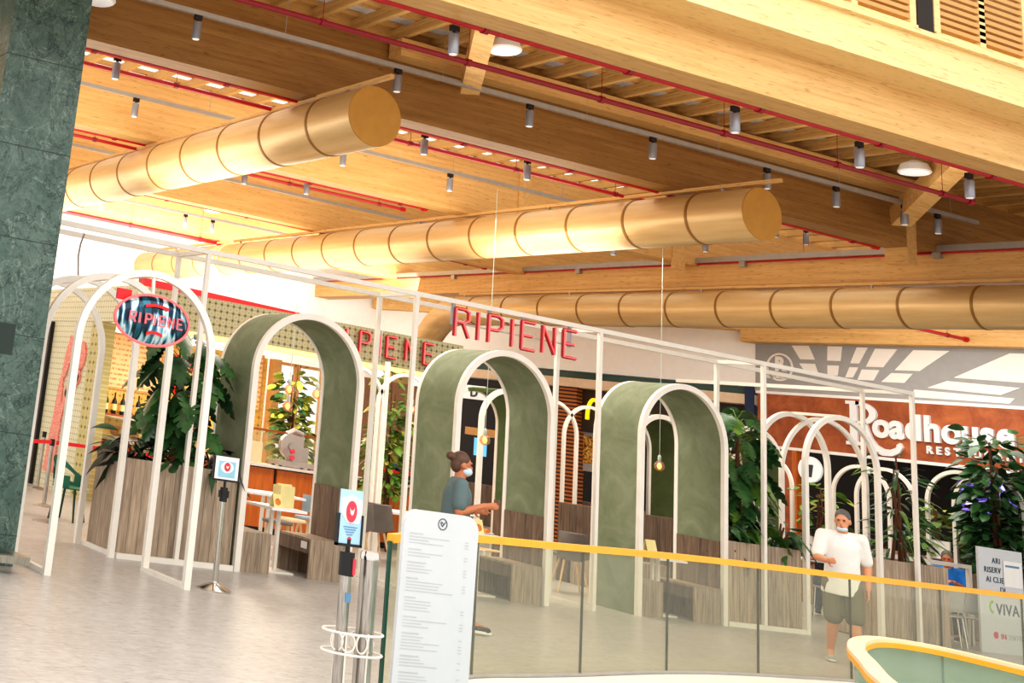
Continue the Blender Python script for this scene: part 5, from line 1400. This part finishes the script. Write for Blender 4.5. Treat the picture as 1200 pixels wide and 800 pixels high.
for x, z, r_ in ((11.75, 2.2, .14), (12.2, 2.1, .1)):
    mb = MB(); mb.ell((x, 22.6, z), r_, .03, r_*1.2, 14, 8); mk('red_petal', mb, M['red'], t_)
mb = MB(); mb.tube([(11.85, 22.63, 1.5), (11.85, 22.63, 2.8)], .015, 6); mk('stick', mb, M['trunk'], t_)

# ------------------------------------------------------------------ people
def fuse(mb, voxel, name, m, parent, smooth_it=2):
    me = mb.mesh(name, (0,0,0), weld=False)
    o = bpy.data.objects.new(name, me); COL.objects.link(o)
    rm = o.modifiers.new('remesh', 'REMESH'); rm.mode = 'VOXEL'; rm.voxel_size = voxel
    sm = o.modifiers.new('smooth', 'SMOOTH'); sm.factor = .5; sm.iterations = smooth_it
    dg = bpy.context.evaluated_depsgraph_get(); dg.update()
    nm = bpy.data.meshes.new_from_object(o.evaluated_get(dg)); nm.name = name
    nm.polygons.foreach_set('use_smooth', [True]*len(nm.polygons))
    nm.materials.clear(); nm.materials.append(m)
    bpy.data.objects.remove(o); bpy.data.meshes.remove(me)
    p = bpy.data.objects.new(name, nm); COL.objects.link(p); p.parent = parent
    return p
def etube(mb, a, b, prof, Rt, n=20):
    a = Vector(a); b = Vector(b); vs = []; fs = []
    for q, ra, rb in prof:
        c = a + (b-a)*q
        vs += [c + Rt @ Vector((ra*math.cos(2*PI*k/n), rb*math.sin(2*PI*k/n), 0)) for k in range(n)]
    m = len(prof)
    for i in range(m-1):
        for k in range(n):
            l = (k+1) % n; fs.append((i*n+k, i*n+l, (i+1)*n+l, (i+1)*n+k))
    fs.append(tuple(range(n-1,-1,-1))); fs.append(tuple((m-1)*n+k for k in range(n)))
    mb.add(vs, fs, True)
def seg(mb, a, b, ra, rb, n=12):
    a = Vector(a); b = Vector(b)
    mb.tube([a + (b-a)*k/4 for k in range(5)], [ra + (rb-ra)*k/4 for k in range(5)], n)
    mb.ell(a, ra, ra, ra, n, 8); mb.ell(b, rb, rb, rb, n, 8)
def hand(mb, w, d, side, curl=.5, palm_n=(0,0,-1)):
    """w wrist, d pointing direction, palm normal; thumb on `side` of the palm"""
    w = Vector(w); d = Vector(d).normalized(); pn = Vector(palm_n); pn = (pn - d*pn.dot(d)).normalized(); s = d.cross(pn).normalized()*side
    for k in range(5):
        c = w + d*(.015+.018*k); mb.ell(c, .034, .034, .02, 10, 6, Matrix((s, d, pn)).transposed().to_3x3())
    for k, L in enumerate((.068, .078, .072, .056)):
        b = w + d*.088 + s*(.03-.02*k)
        p = b; dd = d.copy()
        for j in range(3):
            dd = (dd + pn*curl*.45).normalized(); q = p + dd*L*(.44, .32, .24)[j]
            seg(mb, p, q, .0095-.001*j, .009-.001*j, 8); p = q
    b = w + d*.03 + s*.03; q = b + (d*.6 + s*.8 + pn*.3).normalized()*.036; seg(mb, b, q, .012, .011, 8)
    seg(mb, q, q + (d*.9 + s*.25 + pn*.4).normalized()*.03, .011, .009, 8)
def head_parts(mb, H, f, up=(0,0,1)):
    """head centre H, facing f. returns frame"""
    f = Vector(f).normalized(); u = Vector(up); u = (u - f*u.dot(f)).normalized(); s = f.cross(u)
    R = Matrix((s, f, u)).transposed().to_3x3()
    P = lambda a, b, c: Vector(H) + s*a + f*b + u*c
    mb.ell(P(0,-.008,.02), .074, .092, .098, 18, 12, R)
    mb.ell(P(0,.022,-.05), .055, .064, .066, 14, 10, R)
    mb.ell(P(0,.055,-.09), .028, .026, .022, 10, 8, R)
    mb.tube([P(0,.082,.022), P(0,.104,-.018)], [.009, .015], 8); mb.ell(P(0,.1,-.022), .017, .014, .011, 10, 6, R)
    mb.ell(P(0,.085,-.055), .024, .012, .012, 10, 6, R); mb.ell(P(0,.084,.036), .05, .012, .01, 10, 6, R)
    for q in (-1, 1): mb.ell(P(q*.077,-.008,-.008), .012, .022, .032, 10, 8, R)
    return P, R
def face_bits(par, P, R, mask=None):
    for q in (-1, 1):
        e = MB(); e.ell(P(q*.03, .083, .018), .0115, .008, .008, 10, 6, R); mk('eye', e, M['eye'], par, local=True)
    if mask is None:
        e = MB(); e.ell(P(0, .094, -.055), .023, .006, .007, 10, 6, R); mk('mouth', e, M['lip'], par, local=True)
    else:
        e = MB(); e.ell(P(0, .04, -.052), .062, .074, .052, 16, 10, R); mk('face_mask', e, M['mask_blue'], par, local=True)
        for q in (-1, 1):
            e = MB(); e.tube([P(q*.058,.06,-.03), P(q*.083,-.02,.0)], .003, 5); mk('mask_strap', e, M['mask_blue'], par, local=True)
def hair_cap(mb, P, R, long=0, bun=False, top=True):
    mb.ell(P(0,-.022,.042), .082, .094, .092, 18, 12, R)
    mb.ell(P(0,-.055,-.01), .074, .06, .08, 14, 10, R)
    if bun: mb.ell(P(0,-.13,.06), .045, .045, .045, 12, 8, R)
    if long:
        for k in range(4): mb.ell(P(0,-.07,-.03-.05*k), .07-.004*k, .04, .06, 12, 8, R)
def body(par, J, skin, sex='m', r=1.0, hands=True, voxel=.009, P=None):
    mb = MB(); V = Vector
    seg(mb, J['neck'], V(J['head']) + (V(J['neck'])-V(J['head']))*.4, .058*r, .054)
    PR = head_parts(mb, J['head'], J['face'], J.get('hup', (0,0,1)))
    ch = V(J['chest']); pv = V(J['pelvis']); sl = V(J['shL']); sr = V(J['shR']); sd = (sr-sl).normalized(); ax = (ch-pv).normalized(); fr_ = ax.cross(sd)
    Rt = Matrix((sd, fr_, ax)).transposed().to_3x3()
    etube(mb, pv, ch, [(q, a*r, b*r) for q, a, b in ((-.28,.10,.08),(-.2,.15,.11),(0,.16,.12),(.3,.145,.108),(.55,.142,.105),(.8,.155,.112),(1.0,.16,.112),(1.18,.15,.095),(1.3,.10,.07),(1.38,.06,.05))], Rt)
    seg(mb, sl, sr, .056*r, .056*r); seg(mb, ch+ax*.08, J['neck'], .075*r, .058*r)
    for q in 'LR':
        seg(mb, J['sh'+q], J['el'+q], .052*r, .042*r); seg(mb, J['el'+q], J['wr'+q], .042*r, .029*r)
        if hands: hand(mb, J['wr'+q], J['hd'+q], 1 if q == 'L' else -1, J.get('curl', .5), J.get('pn'+q, (0,0,-1)))
        seg(mb, J['hip'+q], J['kn'+q], .085*r, .058*r); seg(mb, J['kn'+q], V(J['kn'+q])*.65 + V(J['an'+q])*.35, .058*r, .056*r)
        seg(mb, V(J['kn'+q])*.65 + V(J['an'+q])*.35, J['an'+q], .056*r, .038*r)
        seg(mb, J['an'+q], J['to'+q], .04, .03)
    b = fuse(mb, voxel, 'body', skin, par)
    return b, PR, Rt
def shirt(par, J, m, r=1.0, sleeve=.75, hem=-.04, voxel=.012, collar=True):
    mb = MB(); V = Vector
    ch = V(J['chest']); pv = V(J['pelvis']); sl = V(J['shL']); sr = V(J['shR']); sd = (sr-sl).normalized(); ax = (ch-pv).normalized(); fr_ = ax.cross(sd)
    Rt = Matrix((sd, fr_, ax)).transposed().to_3x3()
    L = (ch-pv).length; h0 = (hem-.08)/L
    etube(mb, pv, ch, [(q, a*r, b*r) for q, a, b in ((h0,.20,.165),(h0*.4,.19,.152),(.15,.17,.132),(.45,.164,.126),(.75,.168,.126),(1.0,.172,.124),(1.15,.165,.108),(1.27,.12,.085),(1.36,.075,.062))], Rt)
    seg(mb, sl, sr, .066*r, .066*r); seg(mb, ch+ax*.08, V(J['neck'])-ax*.03, .085*r, .066*r)
    for q in 'LR':
        e = V(J['sh'+q]) + (V(J['el'+q])-V(J['sh'+q]))*sleeve
        seg(mb, J['sh'+q], e, .066*r, .064*r)
        if sleeve >= 1: seg(mb, J['el'+q], V(J['el'+q])*.15 + V(J['wr'+q])*.85, .058*r, .045*r)
    return fuse(mb, voxel, 'shirt', m, par)
def lowers(par, J, m, name, r=1.0, leg=1.0, shin=0.0, voxel=.012):
    mb = MB(); V = Vector; pv = V(J['pelvis'])
    mb.ell(pv + V((0,0,.02)), .172*r, .135*r, .12, 18, 10); mb.ell(pv - V((0,0,.07)), .17*r, .13*r, .1, 18, 10)
    for q in 'LR':
        e = V(J['hip'+q]) + (V(J['kn'+q])-V(J['hip'+q]))*leg
        seg(mb, J['hip'+q], e, .105*r, .095*r if shin == 0 else .075*r)
        if shin: seg(mb, J['kn'+q], V(J['kn'+q]) + (V(J['an'+q])-V(J['kn'+q]))*shin, .075*r, .056*r)
    return fuse(mb, voxel, name, m, par)
def shoes(par, J, m=None):
    for q in 'LR':
        a = Vector(J['an'+q]); t = Vector(J['to'+q]); d = (t-a); d.z = 0; d.normalize(); s = Vector((-d.y, d.x, 0)); R = Matrix((s, d, Vector((0,0,1)))).transposed().to_3x3()
        g = Vector((a.x, a.y, min(a.z, t.z)-.04))
        mb = MB(); mb.ell(g + d*-.0 + Vector((0,0,.05)), .045, .06, .06, 14, 8, R); mb.ell(g + d*.08 + Vector((0,0,.035)), .048, .09, .042, 14, 8, R); mb.ell(g + d*.15 + Vector((0,0,.03)), .046, .06, .034, 14, 8, R)
        sh = fuse(mb, .009, 'shoe', m or M['shoe'], par)
        mb = MB(); mb.prism([(.05*math.cos(2*PI*k/20)*(1.0), .145*math.sin(2*PI*k/20)) for k in range(20)], lambda u, v: tuple(g + s*u + d*(.07+v) + Vector((0,0,-.0))), lambda u, v: tuple(g + s*u + d*(.07+v) + Vector((0,0,.022)))); mk('sole', mb, M['sole'], sh, local=True)
def person(label, loc, rz, group=None):
    return thing('person', label, 'person', loc, rz, group)

# local frame: facing +y, left hand on -x
# woman striding to the right in a grey-teal T-shirt
p = person('woman in grey teal T-shirt and face mask walking right behind the menu totem', (8.93, 10.8, 0), -PI/2 - .5)
J = dict(pelvis=(0,0,.95), chest=(0,.02,1.3), neck=(0,.03,1.44), head=(0,.05,1.585), face=(-.15,1,-.12), shL=(-.17,.02,1.39), shR=(.17,.02,1.39),
   elL=(-.22,-.03,1.14), wrL=(-.16,.2,1.16), hdL=(.1,1,.05), elR=(.21,.0,1.13), wrR=(.14,.24,1.22), hdR=(-.1,1,.15), pnL=(1,0,0), pnR=(-1,0,0),
   hipL=(-.09,0,.9), hipR=(.09,0,.9), knL=(-.09,.16,.5), anL=(-.09,.22,.09), toL=(-.09,.36,.06), knR=(.09,-.02,.48), anR=(.09,-.26,.14), toR=(.09,-.15,.05), curl=.25)
b, (P, R), Rt = body(p, J, M['skin_tan'], r=1.0)
face_bits(p, P, R, True); hm = MB(); hair_cap(hm, P, R, bun=True); fuse(hm, .008, 'hair', M['hair_brown'], p)
shirt(p, J, M['shirt_teal'], 1.12, .72); lowers(p, J, M['trousers'], 'trousers', .95, 1, .95); shoes(p, J, M['black'])
# man in white T-shirt and shorts
p = person('man in white T-shirt, olive shorts and sneakers walking past the right planter', (14.93, 11.2, 0), PI - .75)
J = dict(pelvis=(0,0,.95), chest=(0,.03,1.31), neck=(0,.05,1.46), head=(0,.09,1.60), face=(.35,1,-.18), shL=(-.2,.02,1.41), shR=(.2,.02,1.41),
   elL=(-.27,-.06,1.12), wrL=(-.25,.04,.87), hdL=(.05,.25,-1), elR=(.27,.1,1.15), wrR=(.2,.32,1.13), hdR=(-.2,1,.1), pnL=(1,0,0), pnR=(-1,0,0),
   hipL=(-.1,0,.9), hipR=(.1,0,.9), knL=(-.1,.12,.5), anL=(-.1,.16,.09), toL=(-.11,.3,.06), knR=(.1,.02,.49), anR=(.1,-.2,.11), toR=(.11,-.07,.05), curl=.5)
b, (P, R), Rt = body(p, J, M['skin'], r=1.08)
face_bits(p, P, R, None); hm = MB(); hair_cap(hm, P, R); fuse(hm, .008, 'hair', M['hair_grey'], p)
e = MB(); e.ell(P(0,.05,-.085), .058, .066, .03, 16, 10, R); mk('face_mask', e, M['mask_blue'], p, local=True)
shirt(p, J, M['shirt_white'], 1.1, .8, -.1); lowers(p, J, M['shorts'], 'shorts', 1.1, .92); shoes(p, J)

def seated(label, loc, rz, skin, top, hairm, longh=0, sleeve=.7, arms='eat', scale=1.0, lean=.08, hz=0.0):
    p = person(label, loc, rz)
    z = .6
    J = dict(pelvis=(0,0,z), chest=(0,lean,z+.36), neck=(0,lean+.04,z+.5), head=(0,lean+.09,z+.64), face=(hz,1,-.25), shL=(-.18,lean,z+.45), shR=(.18,lean,z+.45),
        elL=(-.26,lean+.1,z+.2), wrL=(-.1,lean+.32,z+.3), hdL=(.5,.8,.1), elR=(.26,lean+.1,z+.2), wrR=(.1,lean+.32,z+.3), hdR=(-.5,.8,.1), pnL=(0,0,-1), pnR=(0,0,-1),
        hipL=(-.1,.02,z-.03), hipR=(.1,.02,z-.03), knL=(-.12,.42,z-.02), anL=(-.12,.4,.1), toL=(-.12,.52,.05), knR=(.12,.42,z-.02), anR=(.12,.36,.1), toR=(.12,.48,.05), curl=.9)
    b, (P, R), Rt = body(p, J, skin, r=1.0, voxel=.011)
    face_bits(p, P, R); hm = MB(); hair_cap(hm, P, R, longh); fuse(hm, .009, 'hair', hairm, p)
    shirt(p, J, top, 1.02, sleeve, voxel=.014); lowers(p, J, M['trousers'], 'trousers', 1.0, 1, .95, .014); shoes(p, J, M['black'])
    return p
def perch(x, y, rz, label, z=.5):
    t_ = thing('bar_stool', label, 'stool', (x, y, 0), rz, 'stools under the seated diners')
    mb = MB(); mb.box(-.2, .2, -.2, .2, z-.03, z); mk('seat', mb, M['silver'], t_, local=True)
    for sx in (-1, 1):
        for sy in (-1, 1):
            mb = MB(); mb.tube([(sx*.17, sy*.17, z-.03), (sx*.2, sy*.2, 0)], .014, 6); mk('leg', mb, M['chrome'], t_, local=True)
SEATED = [('seated man with dark grey hair in a bright blue shirt eating at the table', 22.25, 14.85, PI/2+.5, M['skin_tan'], M['shirt_blue'], M['hair_grey'], 0, .75),
          ('seated person in a navy top behind the white post, left of the man in blue', 21.4, 15.5, -.6, M['skin_tan'], M['shirt_navy'], M['hair_black'], 0, .7),
          ('seated woman with long black hair next to the walking man', 20.7, 15.8, -.9, M['skin'], M['shirt_black'], M['hair_black'], 1, .6)]
for lab, x, y, rz, sk, tp, hr, lg, sl in SEATED:
    seated(lab, (x, y, 0), rz, sk, tp, hr, lg, sl)
    perch(x, y, rz, 'metal stool under the ' + lab.split(' next')[0].split(' behind')[0].split(' in a bright')[0])
p = seated('dark haired worker in a red top behind the fast food counter', (0,0,0), 0, M['skin'], M['red'], M['hair_black'])
q = DM @ Vector((4.05, -1.9, .32)); p.location = q; p.rotation_euler = (0,0,PI+.35)
t_ = thing('counter_stool', 'stool behind the fast food counter under the worker in red', 'stool', (q.x, q.y, 0))
mb = MB(); mb.box(-.2, .2, -.2, .2, .78, .82); mk('seat', mb, M['silver'], t_, local=True)
mb = MB(); mb.cyl((0,0,0), (0,0,.78), .03, 10); mk('column', mb, M['chrome'], t_, local=True)
t_ = thing('food_tray', 'dark tray with a black bag on the table in front of the man in blue', 'tray', (21.5, 14.9, .8))
mb = MB(); mb.box(-.3, .1, -.2, .2, 0, .02); mk('tray', mb, M['dark'], t_, local=True)
mb = MB(); mb.ell((-.12, 0, .1), .15, .1, .09, 12, 8); mk('bag', mb, M['black'], t_, local=True)
mb = MB(); mb.lathe([(.035, 0), (.05, .12), (.0, .13)], (.05, .05, .02), 12); mk('cup', mb, M['card_yellow'], t_, local=True)
# ------------------------------------------------------------------ unseen fill lamps, added to brighten the hall
area('kiosk_fill', (12.0, 20.9, 2.95), 3.5, 110, (0,0,0), (1,.9,.74), 1.6)  # unseen fill added inside the kiosk, no fixture there
area('pavilion_fill', (13.4, 15.6, 5.3), 9.0, 260, (0,0,0), (1,.94,.86), 2.5)  # added downward fill above the arches, without a fixture
area('hall_fill', (7.0, 4.0, 7.6), 12.0, 330, (0,0,0), (1,.985,.96), 7.0)  # unseen fill added high over the open front
area('bay_fill', (9, 24.5, 4.4), 14.0, 560, (PI,0,0), (1,.94,.83), 9.0)  # added uplight, unseen, brightens the far ceiling
area('mid_bay_fill', (9, 16.2, 4.8), 14.0, 230, (PI,0,0), (1,.94,.83), 3.0)  # unseen uplight added for the bay behind the second beam
area('back_wall_fill', (13, 26.5, 5.2), 16.0, 420, (-PI/2-.25,0,PI), (1,.97,.92), 1.5)  # unseen fill added to whiten the back wall
area('diner_fill', (22.5, 16.0, 5.0), 3.0, 130, (0,-.5,0), (1,.95,.88), 5.0)  # added fill for the right-hand restaurant front, no fixture
area('near_bay_fill', (9, 11.7, 6.0), 18.0, 45, (PI,0,0), (1,.95,.88), 1.2)  # unseen uplight added to lift the near rafters and membrane
